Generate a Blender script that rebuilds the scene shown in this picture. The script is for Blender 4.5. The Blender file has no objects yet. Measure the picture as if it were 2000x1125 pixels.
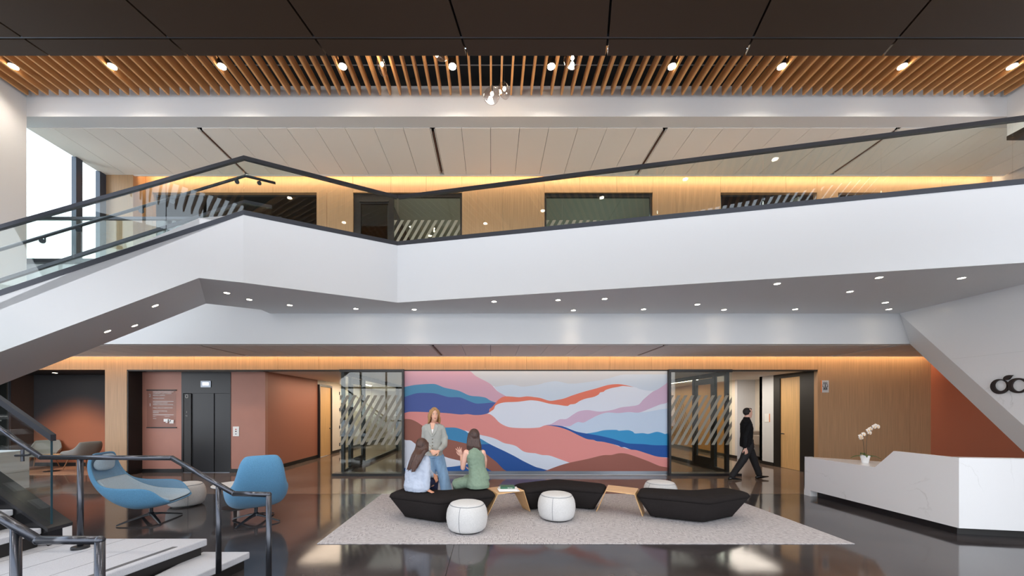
import bpy, bmesh, math, random
from mathutils import Vector, Matrix
random.seed(7)
sc = bpy.context.scene
COL = sc.collection
# ---------------------------------------------------------------- camera
F, CX, CY, EYE = 745.0, 960.0, 800.0, 1.70
cam_d = bpy.data.cameras.new('camera'); cam = bpy.data.objects.new('camera', cam_d); COL.objects.link(cam)
cam.location = (0, 0, EYE); cam.rotation_euler = (math.pi/2, 0, 0)
cam_d.sensor_width = 36; cam_d.lens = 36*F/2000
cam_d.shift_x = (1000-CX)/2000; cam_d.shift_y = (CY-562.5)/2000
cam_d.clip_start = .05; cam_d.clip_end = 300
sc.camera = cam
# ---------------------------------------------------------------- world, exposure
w = bpy.data.worlds.new('sky'); sc.world = w; w.use_nodes = True
nt = w.node_tree; bg = nt.nodes['Background']
bg.inputs[1].default_value = 3.5
tc = nt.nodes.new('ShaderNodeTexCoord'); sx = nt.nodes.new('ShaderNodeSeparateXYZ'); rp = nt.nodes.new('ShaderNodeValToRGB')
nt.links.new(tc.outputs['Generated'], sx.inputs[0]); nt.links.new(sx.outputs[2], rp.inputs[0]); nt.links.new(rp.outputs[0], bg.inputs[0])
rp.color_ramp.elements[0].position = 0; rp.color_ramp.elements[0].color = (.98, .99, 1.0, 1)
rp.color_ramp.elements[1].position = .7; rp.color_ramp.elements[1].color = (.52, .64, .82, 1)
sc.view_settings.view_transform = 'Standard'; sc.view_settings.look = 'None'
sc.view_settings.gamma = 1; sc.view_settings.exposure = 0.40
sc.view_settings.use_curve_mapping = False
sc.cycles.max_bounces = 9; sc.cycles.diffuse_bounces = 5; sc.cycles.glossy_bounces = 5
sc.cycles.transparent_max_bounces = 24; sc.cycles.sample_clamp_indirect = 6
sc.cycles.use_denoising = True; sc.cycles.caustics_reflective = False; sc.cycles.caustics_refractive = False

def area(name, loc, rot, sx, sy, power, color):
    l = bpy.data.lights.new(name, 'AREA'); l.shape = 'RECTANGLE'; l.size = sx; l.size_y = sy
    l.energy = power; l.color = color
    o = bpy.data.objects.new(name, l); COL.objects.link(o); o.location = loc; o.rotation_euler = rot
    return o
WARM = (1.0, .75, .47)
# cove strips: long LED profiles lying in the slot between tiled ceiling and wood wall
def cove(x0, x1, y, z, power, c=WARM):
    return area('cove_strip', ((x0+x1)/2, y, z), (math.radians(38), 0, 0), x1-x0, .05, power, c)
cove(-12.4, 11.3, 9.70, 3.19, 72)
cove(-8.9, 12.9, 9.70, 7.74, 85, (1, .76, .50))

# ---------------------------------------------------------------- helpers
def P(x, y, D):
    return Vector(((x-CX)*D/F, D, EYE-(y-CY)*D/F))
def FL(x, y, z=0.0):
    D = F*(EYE-z)/(y-CY)
    return Vector(((x-CX)*D/F, D, z))
def XW(x, D): return (x-CX)*D/F
def ZW(y, D): return EYE-(y-CY)*D/F

def lin(c):
    c = c/255.0
    return c/12.92 if c <= .04045 else ((c+.055)/1.055)**2.4
def rgb(r, g, b): return (lin(r), lin(g), lin(b), 1)

_m = {}
def mat(name, col, rough=.6, metal=0.0, spec=.5, emit=None, es=0.0, bump=None, noise=None, coat=0.0, sheen=0.0):
    """bump=(scale, strength[, (sx,sy,sz)]); noise=(scale, amount, (sx,sy,sz)) varies the base colour"""
    if name in _m: return _m[name]
    m = bpy.data.materials.new(name); m.use_nodes = True
    t = m.node_tree; b = t.nodes['Principled BSDF']
    b.inputs['Base Color'].default_value = col; b.inputs['Roughness'].default_value = rough
    b.inputs['Metallic'].default_value = metal; b.inputs['Specular IOR Level'].default_value = spec
    b.inputs['Coat Weight'].default_value = coat
    if sheen: b.inputs['Sheen Weight'].default_value = sheen
    if emit:
        b.inputs['Emission Color'].default_value = emit; b.inputs['Emission Strength'].default_value = es
    if bump or noise:
        tc = t.nodes.new('ShaderNodeTexCoord')
    if noise:
        mp = t.nodes.new('ShaderNodeMapping'); mp.inputs['Scale'].default_value = noise[2]
        t.links.new(tc.outputs['Object'], mp.inputs[0])
        n = t.nodes.new('ShaderNodeTexNoise'); n.inputs['Scale'].default_value = noise[0]; n.inputs['Detail'].default_value = 4
        t.links.new(mp.outputs[0], n.inputs['Vector'])
        r = t.nodes.new('ShaderNodeValToRGB'); a = noise[1]
        r.color_ramp.elements[0].position = .3; r.color_ramp.elements[1].position = .7
        r.color_ramp.elements[0].color = tuple(c*(1-a) for c in col[:3])+(1,)
        r.color_ramp.elements[1].color = tuple(min(1, c*(1+a)) for c in col[:3])+(1,)
        t.links.new(n.outputs[0], r.inputs[0]); t.links.new(r.outputs[0], b.inputs['Base Color'])
    if bump:
        mp = t.nodes.new('ShaderNodeMapping')
        if len(bump) > 2: mp.inputs['Scale'].default_value = bump[2]
        t.links.new(tc.outputs['Object'], mp.inputs[0])
        n = t.nodes.new('ShaderNodeTexNoise'); n.inputs['Scale'].default_value = bump[0]; n.inputs['Detail'].default_value = 3
        t.links.new(mp.outputs[0], n.inputs['Vector'])
        bp = t.nodes.new('ShaderNodeBump'); bp.inputs['Strength'].default_value = bump[1]; bp.inputs['Distance'].default_value = .01
        t.links.new(n.outputs[0], bp.inputs['Height']); t.links.new(bp.outputs[0], b.inputs['Normal'])
    _m[name] = m; return m

def glass_mat(name, tint, ior=1.5, rough=0.0):
    m = bpy.data.materials.new(name); m.use_nodes = True; t = m.node_tree; t.nodes.clear()
    o = t.nodes.new('ShaderNodeOutputMaterial'); tr = t.nodes.new('ShaderNodeBsdfTransparent')
    g = t.nodes.new('ShaderNodeBsdfGlossy'); mx = t.nodes.new('ShaderNodeMixShader'); f = t.nodes.new('ShaderNodeFresnel')
    tr.inputs[0].default_value = tint; g.inputs['Roughness'].default_value = rough
    ge = t.nodes.new('ShaderNodeNewGeometry'); mi = t.nodes.new('ShaderNodeMix')
    mi.inputs[2].default_value = ior; mi.inputs[3].default_value = 1/ior
    t.links.new(ge.outputs['Backfacing'], mi.inputs[0]); t.links.new(mi.outputs[0], f.inputs[0])
    t.links.new(f.outputs[0], mx.inputs[0]); t.links.new(tr.outputs[0], mx.inputs[1]); t.links.new(g.outputs[0], mx.inputs[2])
    t.links.new(mx.outputs[0], o.inputs[0]); return m

M = {}
M['white'] = mat('white_paint', rgb(216, 217, 219), .55)
M['desk'] = None
M['offwhite'] = mat('warm_white_paint', rgb(222, 216, 208), .6)
M['tile'] = mat('ceiling_tile', rgb(240, 236, 230), .8)
M['black'] = mat('black_metal', rgb(24, 24, 26), .38, 0.0)
M['rail'] = mat('dark_rail_metal', rgb(58, 60, 66), .32, .6)
M['pipe'] = mat('gunmetal_pipe', rgb(74, 76, 82), .26, .85)
M['dark'] = mat('black_paint', rgb(20, 18, 18), .5)
M['charcoal'] = mat('charcoal_paint', rgb(34, 33, 33), .55)
M['elev'] = mat('elevator_black', rgb(30, 31, 34), .35, .3)
M['terra'] = mat('terracotta_panel', rgb(172, 120, 104), .5, noise=(2, .04, (1, 1, 1)))
M['terra2'] = mat('terracotta_wall', rgb(166, 106, 84), .55)
M['cream'] = mat('cream_paint', rgb(232, 222, 208), .6)
M['metal_base'] = mat('brushed_base', rgb(120, 126, 134), .3, .8)
M['bronze'] = mat('bronze_ceiling_panel', rgb(78, 60, 45), .45, .35)
M['plenum'] = mat('plenum_black', rgb(7, 7, 7), .8)
M['conduit'] = mat('conduit', rgb(120, 120, 122), .4, .5)
M['steelwhite'] = mat('sky_board', rgb(235, 238, 240), .5)
M['led'] = mat('led_glow', (1, .8, .55, 1), .5, emit=(1.0, .80, .55, 1), es=22)
M['glass'] = glass_mat('clear_glass', (.93, .97, .955, 1))
M['glass_edge'] = mat('glass_edge', rgb(110, 140, 140), .1, 0, .8)
M['decal'] = mat('frosted_decal', rgb(146, 142, 130), .7)
M['decal2'] = mat('thin_decal', rgb(120, 100, 66), .7)
M['screen'] = mat('lit_screen', rgb(200, 205, 255), .4, emit=(.72, .74, 1, 1), es=1.6)

# wood veneer with fine vertical grain
def wood_mat(name, c, amt=.16, sc_=(60, 60, 1.2), rough=.45):
    return mat(name, c, rough, 0, .4, noise=(1.0, amt, sc_), bump=(1.0, .06, sc_))
M['wood'] = wood_mat('wall_veneer', rgb(174, 138, 103))
M['wood_door'] = wood_mat('door_veneer', rgb(214, 172, 118))
M['slat'] = mat('slat_wood', rgb(206, 152, 98), .5, 0, .4, noise=(1.0, .12, (40, 1.5, 40)))
M['ply'] = mat('oak_ply', rgb(212, 172, 124), .42, 0, .4, noise=(1.0, .10, (3, 30, 30)))

def tag(o, label=None, cat=None, group=None, kind=None):
    if label: o['label'] = label
    if cat: o['category'] = cat
    if group: o['group'] = group
    if kind: o['kind'] = kind
    return o
def thing(name, label, cat, loc=(0, 0, 0), rz=0.0, group=None):
    o = bpy.data.objects.new(name, None); COL.objects.link(o); o.empty_display_size = .1
    o.location = loc; o.rotation_euler = (0, 0, rz)
    return tag(o, label, cat, group)
def copy_tree(o, parent=None):
    c = o.copy(); COL.objects.link(c); c.parent = parent
    for ch in [k for k in KIDS.get(o.name, [])]:
        cc = copy_tree(ch, c); KIDS.setdefault(c.name, []).append(cc)
    return c
KIDS = {}

class MB:
    def __init__(s): s.bm = bmesh.new(); s.mi = 0
    def _f(s, vs):
        try:
            f = s.bm.faces.new(vs); f.material_index = s.mi; return f
        except ValueError: return None
    def box(s, x0, x1, y0, y1, z0, z1):
        v = [s.bm.verts.new((x, y, z)) for z in (z0, z1) for y in (y0, y1) for x in (x0, x1)]
        for q in ((0, 2, 3, 1), (4, 5, 7, 6), (0, 1, 5, 4), (2, 6, 7, 3), (0, 4, 6, 2), (1, 3, 7, 5)): s._f([v[i] for i in q])
        return s
    def prism(s, pts, ext):
        a = [s.bm.verts.new(Vector(p)) for p in pts]; e = Vector(ext); b = [s.bm.verts.new(Vector(p)+e) for p in pts]
        s._f(a[::-1]); s._f(b); n = len(a)
        for i in range(n): s._f([a[i], a[(i+1) % n], b[(i+1) % n], b[i]])
        return s
    def loft2(s, A, B):
        a = [s.bm.verts.new(Vector(p)) for p in A]; b = [s.bm.verts.new(Vector(p)) for p in B]; n = len(a)
        s._f(a[::-1]); s._f(b)
        for i in range(n): s._f([a[i], a[(i+1) % n], b[(i+1) % n], b[i]])
        return s
    def poly(s, pts):
        s._f([s.bm.verts.new(Vector(p)) for p in pts]); return s
    def rings(s, R, cap=True, closed=True):
        V = [[s.bm.verts.new(p) for p in r] for r in R]; n = len(V[0])
        for i in range(len(V)-1):
            for j in range(n if closed else n-1):
                s._f([V[i][j], V[i][(j+1) % n], V[i+1][(j+1) % n], V[i+1][j]])
        if cap and closed: s._f(V[0][::-1]); s._f(V[-1])
        return s
    def tube(s, pts, r, n=12, flat=1.0):
        pts = [Vector(p) for p in pts]; rr = r if isinstance(r, (list, tuple)) else [r]*len(pts)
        R = []; up = None
        for i, p in enumerate(pts):
            d1 = (pts[i]-pts[i-1]).normalized() if i else None
            d2 = (pts[i+1]-pts[i]).normalized() if i < len(pts)-1 else None
            d = (d1+d2).normalized() if d1 is not None and d2 is not None and (d1+d2).length > 1e-4 else (d1 if d1 is not None else d2)
            if up is None:
                up = Vector((0, 0, 1)) if abs(d.z) < .9 else Vector((0, 1, 0))
            a = d.cross(up).normalized(); b = a.cross(d).normalized(); up = b
            k = 1.0
            if d1 is not None and d2 is not None: k = 1/max(.5, math.cos(d1.angle(d2, 0)/2))
            R.append([p+(a*math.cos(t)+b*math.sin(t)*flat)*rr[i]*(k if True else 1) for t in [2*math.pi*j/n for j in range(n)]])
        return s.rings(R)
    def bar(s, p, q, w_, h, up=(0, 0, 1)):
        """rectangular bar p->q, w_ across, h along up"""
        p, q = Vector(p), Vector(q); d = (q-p).normalized(); u = Vector(up); a = d.cross(u).normalized()*w_/2; u = a.cross(d).normalized()*h/2
        u = Vector(up).normalized()*h/2 if abs(d.dot(Vector(up))) < .99 else u
        return s.loft2([p-a-u, p+a-u, p+a+u, p-a+u], [q-a-u, q+a-u, q+a+u, q-a+u])
    def hoop(s, prof, n=24, c=(0, 0, 0)):
        c = Vector(c); prof = list(prof)+[prof[0]]
        V = [[s.bm.verts.new(c+Vector((r*math.cos(2*math.pi*j/n), r*math.sin(2*math.pi*j/n), z))) for j in range(n)] for r, z in prof[:-1]]; V.append(V[0])
        for i in range(len(V)-1):
            for j in range(n): s._f([V[i][j], V[i][(j+1) % n], V[i+1][(j+1) % n], V[i+1][j]])
        return s
    def lathe(s, prof, n=32, c=(0, 0, 0)):
        c = Vector(c); R = [[c+Vector((r*math.cos(2*math.pi*j/n), r*math.sin(2*math.pi*j/n), z)) for j in range(n)] for r, z in prof]
        return s.rings(R)
    def cyl(s, c, r, z0, z1, n=24): return s.lathe([(r, z0), (r, z1)], n, c)
    def build(s, name, mt, parent=None, origin=None, bevel=0, seg=2, smooth=False, sub=0, kind=None, label=None, local=False):
        bmesh.ops.recalc_face_normals(s.bm, faces=s.bm.faces[:])
        me = bpy.data.meshes.new(name)
        off = Vector((0, 0, 0))
        if parent is not None and not local:
            p = parent
            while p is not None: off += Vector(p.location); p = p.parent
        elif origin is not None: off = Vector(origin)
        if off.length: bmesh.ops.translate(s.bm, verts=s.bm.verts[:], vec=-off)
        s.bm.to_mesh(me); s.bm.free()
        for x in (mt if isinstance(mt, (list, tuple)) else [mt]): me.materials.append(x)
        o = bpy.data.objects.new(name, me); COL.objects.link(o)
        if origin is not None and parent is None: o.location = origin
        if parent is not None: o.parent = parent; KIDS.setdefault(parent.name, []).append(o)
        if smooth:
            for f in me.polygons: f.use_smooth = True
        if bevel:
            b = o.modifiers.new('b', 'BEVEL'); b.width = bevel; b.segments = seg; b.limit_method = 'ANGLE'; b.angle_limit = math.radians(25)
        if sub:
            q = o.modifiers.new('s', 'SUBSURF'); q.levels = sub; q.render_levels = sub
        if kind: o['kind'] = kind
        if label: o['label'] = label
        return o
def struct(name, mb, mt, **k): return mb.build(name, mt, kind='structure', **k)

def text_mesh(s, size, mt, name, parent, loc, rx=math.pi/2, rz=0.0, align='LEFT', ext=.001):
    c = bpy.data.curves.new('t', 'FONT'); c.body = s; c.size = size; c.extrude = ext; c.align_x = align
    o = bpy.data.objects.new('t', c); COL.objects.link(o)
    dg = bpy.context.evaluated_depsgraph_get()
    me = bpy.data.meshes.new_from_object(o.evaluated_get(dg)); bpy.data.objects.remove(o); bpy.data.curves.remove(c)
    me.transform(Matrix.Rotation(rz, 4, 'Z') @ Matrix.Rotation(rx, 4, 'X'))
    me.transform(Matrix.Translation(Vector(loc)-(Vector(parent.location) if parent else Vector())))
    me.materials.clear(); me.materials.append(mt)
    r = bpy.data.objects.new(name, me); COL.objects.link(r)
    if parent: r.parent = parent; KIDS.setdefault(parent.name, []).append(r)
    return r
# ================================================================ FLOOR
def floor_mat(name, base, lighter):
    m = bpy.data.materials.new(name); m.use_nodes = True; t = m.node_tree; b = t.nodes['Principled BSDF']
    tc = t.nodes.new('ShaderNodeTexCoord')
    n = t.nodes.new('ShaderNodeTexNoise'); n.inputs['Scale'].default_value = .9; n.inputs['Detail'].default_value = 7; n.inputs['Roughness'].default_value = .62
    n.inputs['Distortion'].default_value = .6
    t.links.new(tc.outputs['Object'], n.inputs['Vector'])
    r = t.nodes.new('ShaderNodeValToRGB'); r.color_ramp.elements[0].position = .3; r.color_ramp.elements[1].position = .72
    r.color_ramp.elements[0].color = base; r.color_ramp.elements[1].color = lighter
    t.links.new(n.outputs[0], r.inputs[0]); t.links.new(r.outputs[0], b.inputs['Base Color'])
    b.inputs['Roughness'].default_value = .07; b.inputs['Specular IOR Level'].default_value = .42
    n2 = t.nodes.new('ShaderNodeTexNoise'); n2.inputs['Scale'].default_value = 3.0; n2.inputs['Detail'].default_value = 3
    t.links.new(tc.outputs['Object'], n2.inputs['Vector'])
    mr = t.nodes.new('ShaderNodeMapRange'); mr.inputs[3].default_value = .05; mr.inputs[4].default_value = .13
    t.links.new(n2.outputs[0], mr.inputs[0]); t.links.new(mr.outputs[0], b.inputs['Roughness'])
    bp = t.nodes.new('ShaderNodeBump'); bp.inputs['Strength'].default_value = .05; bp.inputs['Distance'].default_value = .01
    t.links.new(n2.outputs[0], bp.inputs['Height']); t.links.new(bp.outputs[0], b.inputs['Normal'])
    return m
M['floor'] = floor_mat('dark_polished_concrete', rgb(42, 39, 40), rgb(76, 72, 73))
M['floor2'] = floor_mat('brown_polished_concrete', rgb(98, 80, 70), rgb(134, 116, 104))
struct('floor', MB().box(-16, 14, -3.2, 7.68, -.2, 0), M['floor'])
struct('ground', MB().box(-70, 70, -80, -3.2, -.2, -.01), mat('pale_bounce_paving', rgb(226, 222, 216), .8))  # unseen plaza, made pale to bounce daylight indoors
struct('floor', MB().box(-16, 14, 7.683, 22, -.2, 0), M['floor2'])
# control joints of the slab: dark saw cuts
mb = MB()
mb.box(-16, 14, 7.675, 7.685, 0, .0012)
struct('floor_line', mb, M['dark'])

struct('floor_line', MB().box(-.474, -.467, -2, 4.80, 0, .0012), M['dark'])
# ================================================================ UPPER CEILING (plenum, baffles)
struct('ceiling', MB().box(-9.5, 13.2, -3, 7.7, 9.0, 9.1), M['plenum'])
bc = thing('baffle_ceiling', 'ceiling of warm wood baffles hung in front of a black plenum above the white beam', 'baffle ceiling', (0, 4, 8.0))
xs = [-.213+.2012*k for k in range(-45, 53)]
for x in xs:
    y0 = -2.5
    if -2.05 < x < -.9: y0 = 6.72+.05*abs(x+1.45)
    MB().box(x-.018, x+.018, y0, 7.62, 7.98, 8.16).build('baffle', M['slat'], bc)
t = thing('conduit_run', 'thin pale conduits running across the black plenum above the baffles', 'conduit', (0, 7.2, 8.45))
for y, z in ((6.95, 8.42), (7.42, 8.40)):
    MB().tube([(-9.3, y, z), (10.3, y, z)], .011, 8).build('conduit', M['conduit'], t)
# white beam
struct('beam', MB().box(-9.9, 13, 7.68, 7.98, 7.6, 8.215), M['white'])
struct('wall_upper', MB().box(-9.9, 13, 7.72, 7.98, 8.215, 9.0), M['plenum'])
# side walls
struct('wall_left', MB().box(-9.9, -9.36, 6.95, 7.68, 2.9, 8.9), M['white'])
lw = MB()
for y in (-3, -1.5, 0, 1.5, 3.0, 4.5, 6.0): lw.box(-9.46, -9.38, y-.04, y+.04, 0, 8.9)
for z in (.05, 3.0, 4.9, 7.4): lw.box(-9.46, -9.38, -3, 6.95, z-.05, z+.05)
struct('window_frame', lw, M['black'])
struct('wall_left', MB().box(-14.2, -14.0, 7.9, 10.84, 0, 4.3), M['charcoal'])
struct('wall_right', MB().box(10.38, 10.8, -3, 7.68, 7.2, 8.9), M['white'])
struct('trim_1', MB().box(10.37, 10.8, -3, 7.68, 7.12, 7.2), M['dark'])
struct('wall_right', MB().box(13.0, 13.2, -3, 16, 3.7, 9), M['white'])

# ================================================================ DARK METAL SOFFIT (near the camera)
cz, cy1 = 4.8, 3.342
cp = thing('metal_soffit', 'dark bronze panelled metal soffit hanging closest overhead', 'soffit', (0, 1, cz))
jx = [XW(x, cy1) for x in (-178, 97, 367, 639, 912.5, 1184.5, 1454, 1724.5, 1996, 2270)]
yj = F*3.1/(CY-75)
for a in range(len(jx)-1):
    for (ya, yb) in ((-2.2, .9), (.91, yj-.011), (yj+.011, cy1)):
        g = .009
        sh = .228
        def X(j, y): return jx[j]+(y-cy1)*sh
        m = MB(); m.prism([(X(a, ya)+g, ya, cz), (X(a+1, ya)-g, ya, cz), (X(a+1, yb)-g, yb, cz), (X(a, yb)+g, yb, cz)], (0, 0, .03))
        m.build('soffit_panel', M['bronze'], cp)
MB().box(-6.6, 6.6, -2.3, cy1-.03, cz+.06, cz+.35).build('soffit_core', M['plenum'], cp)
MB().box(-5.5, 6.0, yj-.010, yj+.006, cz+.006, cz+.03).build('reveal_strip', M['metal_base'], cp)

# added fill lamps set into the soffit, out of view above the camera
for lx in (-4.2, -1.4, 1.4, 4.2):
    for ly in (2.0, -.6):
        t = thing('soffit_fill_lamp', 'added round fill lamp in the dark metal soffit above the camera', 'ceiling light', (lx, ly, cz), 0, 'added fill lamps in the dark metal soffit')
        MB().hoop([(.09, -.006), (.10, -.006), (.10, 0), (.09, 0)], 24).build('trim_ring', M['black'], t, local=True)
        MB().lathe([(.001, -.004), (.09, -.004), (.09, -.001), (.001, -.001)], 24).build('lens', mat('lens_neutral', (1, .95, .9, 1), .5, emit=(1, .93, .86, 1), es=20), t, local=True)
        l = bpy.data.lights.new('soffit_fill_beam', 'SPOT'); l.energy = 120; l.color = (1, .94, .88); l.spot_size = math.radians(150); l.spot_blend = .6; l.shadow_soft_size = .12
        o = bpy.data.objects.new('soffit_fill_beam', l); COL.objects.link(o); o.parent = t; o.location = (0, 0, -.03)
# facade behind the camera: mullions of the curtain wall
fm = MB()
for x in [-9.3+1.52*k for k in range(14)]: fm.box(x-.04, x+.04, -3.1, -2.95, 0, 8.9)
for z in (.05, 3.0, 4.9, 7.4): fm.box(-9.4, 10.6, -3.1, -2.95, z-.05, z+.05)
struct('window_frame', fm, M['black'])

# ================================================================ SECOND FLOOR
FD = 7.86
struct('floor_upper', MB().box(-10.5, 13, FD+.12, 17, 4.3, 4.58), mat('pale_bounce_floor', rgb(214, 210, 204), .9))  # unseen floor finish, made pale to bounce light onto the tiled ceiling
struct('wall_fascia', MB().box(-13.9, 12.6, FD, FD+.12, 3.05, 4.70), M['white'])
# tiled ceilings
def tiled(z, y0, y1, x0, x1, slots, nm):
    mb = MB(); step = .61; g = .0045
    k0 = int((x0+1.24)/step)-1
    x = -1.24+step*k0
    while x < x1:
        a, b = max(x+g, x0), min(x+step-g, x1)
        for s_ in slots:
            if abs(x-s_) < .02: a = x+.055
            if abs(x+step-s_) < .02: b = x+step-.055
        if b > a: mb.box(a, b, y0, y1, z, z+.02)
        x += step
    struct(nm, mb, M['tile'])
    struct(nm+'_slab', MB().box(x0, x1, y0, y1+.05, z+.10, z+.2), M['plenum'])
slots = [-1.24-4.88*2, -1.24-4.88, -1.24, -1.24+4.88, -1.24+9.76]
tiled(7.59, 7.985, 9.57, -9.73, 12.9, slots, 'ceiling')
tiled(3.045, 7.985, 9.57, -13.9, 11.4, slots, 'ceiling')
def diffuser(x, z, lab, y0=8.08, y1=9.47):
    d = thing('linear_diffuser', lab, 'air diffuser', (x, (y0+y1)/2, z), 0, 'linear air diffusers in the tiled ceilings')
    MB().box(x-.045, x-.030, y0-.05, y1+.05, z-.001, z+.03).build('flange', M['tile'], d)
    MB().box(x+.030, x+.045, y0-.05, y1+.05, z-.001, z+.03).build('flange', M['tile'], d)
    MB().box(x-.016, x+.016, y0, y1, z+.002, z+.035).build('slot', M['dark'], d)
    MB().box(x-.004, x+.004, y0, y1, z-.0005, z+.03).build('blade', M['terra2'], d)
for x, lab in ((-6.12, 'black slot air diffuser in upper tiled ceiling above the stair peak'), (-1.24, 'black slot air diffuser in upper tiled ceiling left of the pendants'),
               (3.64, 'black slot air diffuser in upper tiled ceiling crossing the sloping handrail'), (8.52, 'black slot air diffuser seen through the glass guard at upper right')):
    diffuser(x, 7.59, lab)
for x, lab in ((-6.12, 'slot air diffuser in lower tiled ceiling above the elevator'), (-1.24, 'slot air diffuser in lower tiled ceiling above the left end of the mural'),
               (3.64, 'slot air diffuser in lower tiled ceiling above the right end of the mural')):
    diffuser(x, 3.045, lab)
# cove lip and cove back
for z, x0, x1 in ((3.045, -13.9, 11.4), (7.59, -9.73, 12.9)):
    struct('cove', MB().box(x0, x1, 9.575, 9.62, z-.01, z+.10), M['tile'])
    struct('cove', MB().box(x0, x1, 9.575, 9.95, z+.26, z+.30), M['offwhite'])
    struct('cove', MB().box(x0, x1, 9.62, 9.70, z+.05, z+.075), M['offwhite'])
# LED profiles as visible lamps
for z, x0, x1 in ((3.045, -12.4, 11.35), (7.59, -8.9, 12.85)):
    l = thing('led_strip', 'warm glowing LED strip in the %s ceiling cove' % ('lower' if z < 5 else 'upper'), 'light strip', (0, 9.66, z+.08))
    MB().box(x0, x1, 9.64, 9.68, z+.076, z+.09).build('led_profile', mat('led_warm', (1, .6, .3, 1), .5, emit=(1, .62, .30, 1), es=14), l)

# ---------------------------------------------------------------- back walls (both floors)
WD = 9.9
def wall_panels(name, spans, z0, z1, seams, mt=None, d=WD, th=.12):
    """veneer wall: spans of [x0,x1] px at depth d, split by seam px with a 5 mm reveal"""
    mb = MB()
    for a, b in spans:
        cuts = [a]+[s for s in seams if a < s < b]+[b]
        for i in range(len(cuts)-1):
            mb.box(XW(cuts[i], d)+(.0025 if i else 0), XW(cuts[i+1], d)-(.0025 if i < len(cuts)-2 else 0), d, d+th, z0, z1)
    return struct(name, mb, mt or M['wood'])
TOP = 2.735
seams_lo = [136, 297+0, 378, 461, 541, 622, 704-5, 785+78, 947, 1028, 1109, 1190, 1272-1, 1354, 1436, 1517, 1777]
seams_lo = [54, 136, 217, 298, 379.5, 461, 542, 623, 704, 785.5, 866, 947.5, 1028.5, 1110, 1191, 1273, 1354.5, 1436, 1517.5, 1598]
wall_panels('wall_back', [(-80, 1818)], TOP, 3.40, seams_lo)
wall_panels('wall_back', [(205, 247.5), (1597.5, 1818)], 0, TOP, [1777])
struct('baseboard_1', MB().box(XW(210, WD), XW(247.5, WD)+.01, WD-.012, WD+.1, 0, .10), M['dark'])
struct('wall_back_core', MB().box(-14, 11.6, WD+.125, WD+.16, TOP+.02, 4.3), M['dark'])
# header reveal: black shadow line over the openings
struct('trim_2', MB().box(XW(205, WD), XW(1597, WD), WD+.004, WD+.14, TOP-.035, TOP), M['dark'])
# mural wall
MX0, MX1 = XW(789, WD), XW(1303.5, WD)
struct('wall_back', MB().box(MX0, MX1, WD+.005, WD+.12, 0, TOP-.03), M['white'])
struct('baseboard_2', MB().box(MX0, MX1, WD-.012, WD+.005, 0.02, .105), M['metal_base'])
# right end: terracotta return wall
RX = XW(1818, WD)
struct('wall_right', MB().box(RX, RX+.2, 2.0, WD+.1, 0, 3.66), mat('terracotta_bright', rgb(188, 116, 90), .55))
# upper wall
U0, UT = 4.58, 7.335
ops = [(297, 618.5), (689.5, 902.5), (1063.5, 1275), (1407.5, 1596), (1637, 1752)]
seams_up = [360, 446, 533, 689, 763.5, 832.5, 902, 983, 1063, 1132.5, 1204.5, 1275, 1407.5, 1470.5, 1535, 1596, 1696, 1839, 1926, 2006]
wall_panels('wall_upper_back', [(262, 1940)], UT, 7.90, seams_up)
spans = []; x = 262
for a, b in ops: spans.append((x, a)); x = b
spans.append((x, 1940))
wall_panels('wall_upper_back', spans, U0, UT, [638.5, 982, 1320])
struct('wall_upper_left', MB().box(XW(203, 9.57), XW(260, 9.57), 9.57, 9.99, U0, 7.9), M['wood'])
struct('wall_upper_core', MB().box(-9.7, 13, 10.06, 10.1, UT+.02, 8.2), M['dark'])
struct('roof', MB().box(-9.9, 13.2, 7.98, 17, 8.0, 8.1), M['plenum'])
# rooms upstairs
def uroom(a, b, wallm, ceilm, back=13.6, ceil_z=7.30, side=.0):
    x0, x1 = XW(a, WD), XW(b, WD)
    mb = MB(); mb.box(x0-.9, x1+1.8, back, back+.1, U0, ceil_z); mb.box(x0-.95-side, x0-.9-side, 10.03, back, U0, ceil_z); mb.box(x1+1.8, x1+1.85, 10.03, back, U0, ceil_z)
    struct('wall_room', mb, wallm)
    struct('ceiling_room', MB().box(x0-.95-side, x1+1.85, 10.03, back, ceil_z, ceil_z+.05), ceilm)
uroom(297, 618.5, M['charcoal'], M['dark'])
uroom(689.5, 902.5, mat('room_greige', rgb(150, 146, 134), .6), mat('room_ceiling', rgb(196, 192, 180), .7), 12.6)
uroom(1063.5, 1275, mat('room_green_grey', rgb(140, 146, 134), .6), mat('room_ceiling2', rgb(186, 190, 180), .7), 12.6)
uroom(1407.5, 1596, mat('room_brown', rgb(104, 54, 44), .6), M['dark'], 11.4)
uroom(1637, 1752, mat('room_green_grey', rgb(140, 146, 134), .6), M['offwhite'], 12.0)
area('room_lamp', (-.8, 11.3, 7.25), (0, 0, 0), 1.6, .5, 22, (1, .93, .82))
area('room_lamp', (3.2, 11.3, 7.25), (0, 0, 0), 1.6, .5, 22, (.95, 1, .94))
area('room_lamp', (-6.6, 12.0, 7.25), (0, 0, 0), 1.2, .5, 14, (1, .8, .6))

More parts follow.
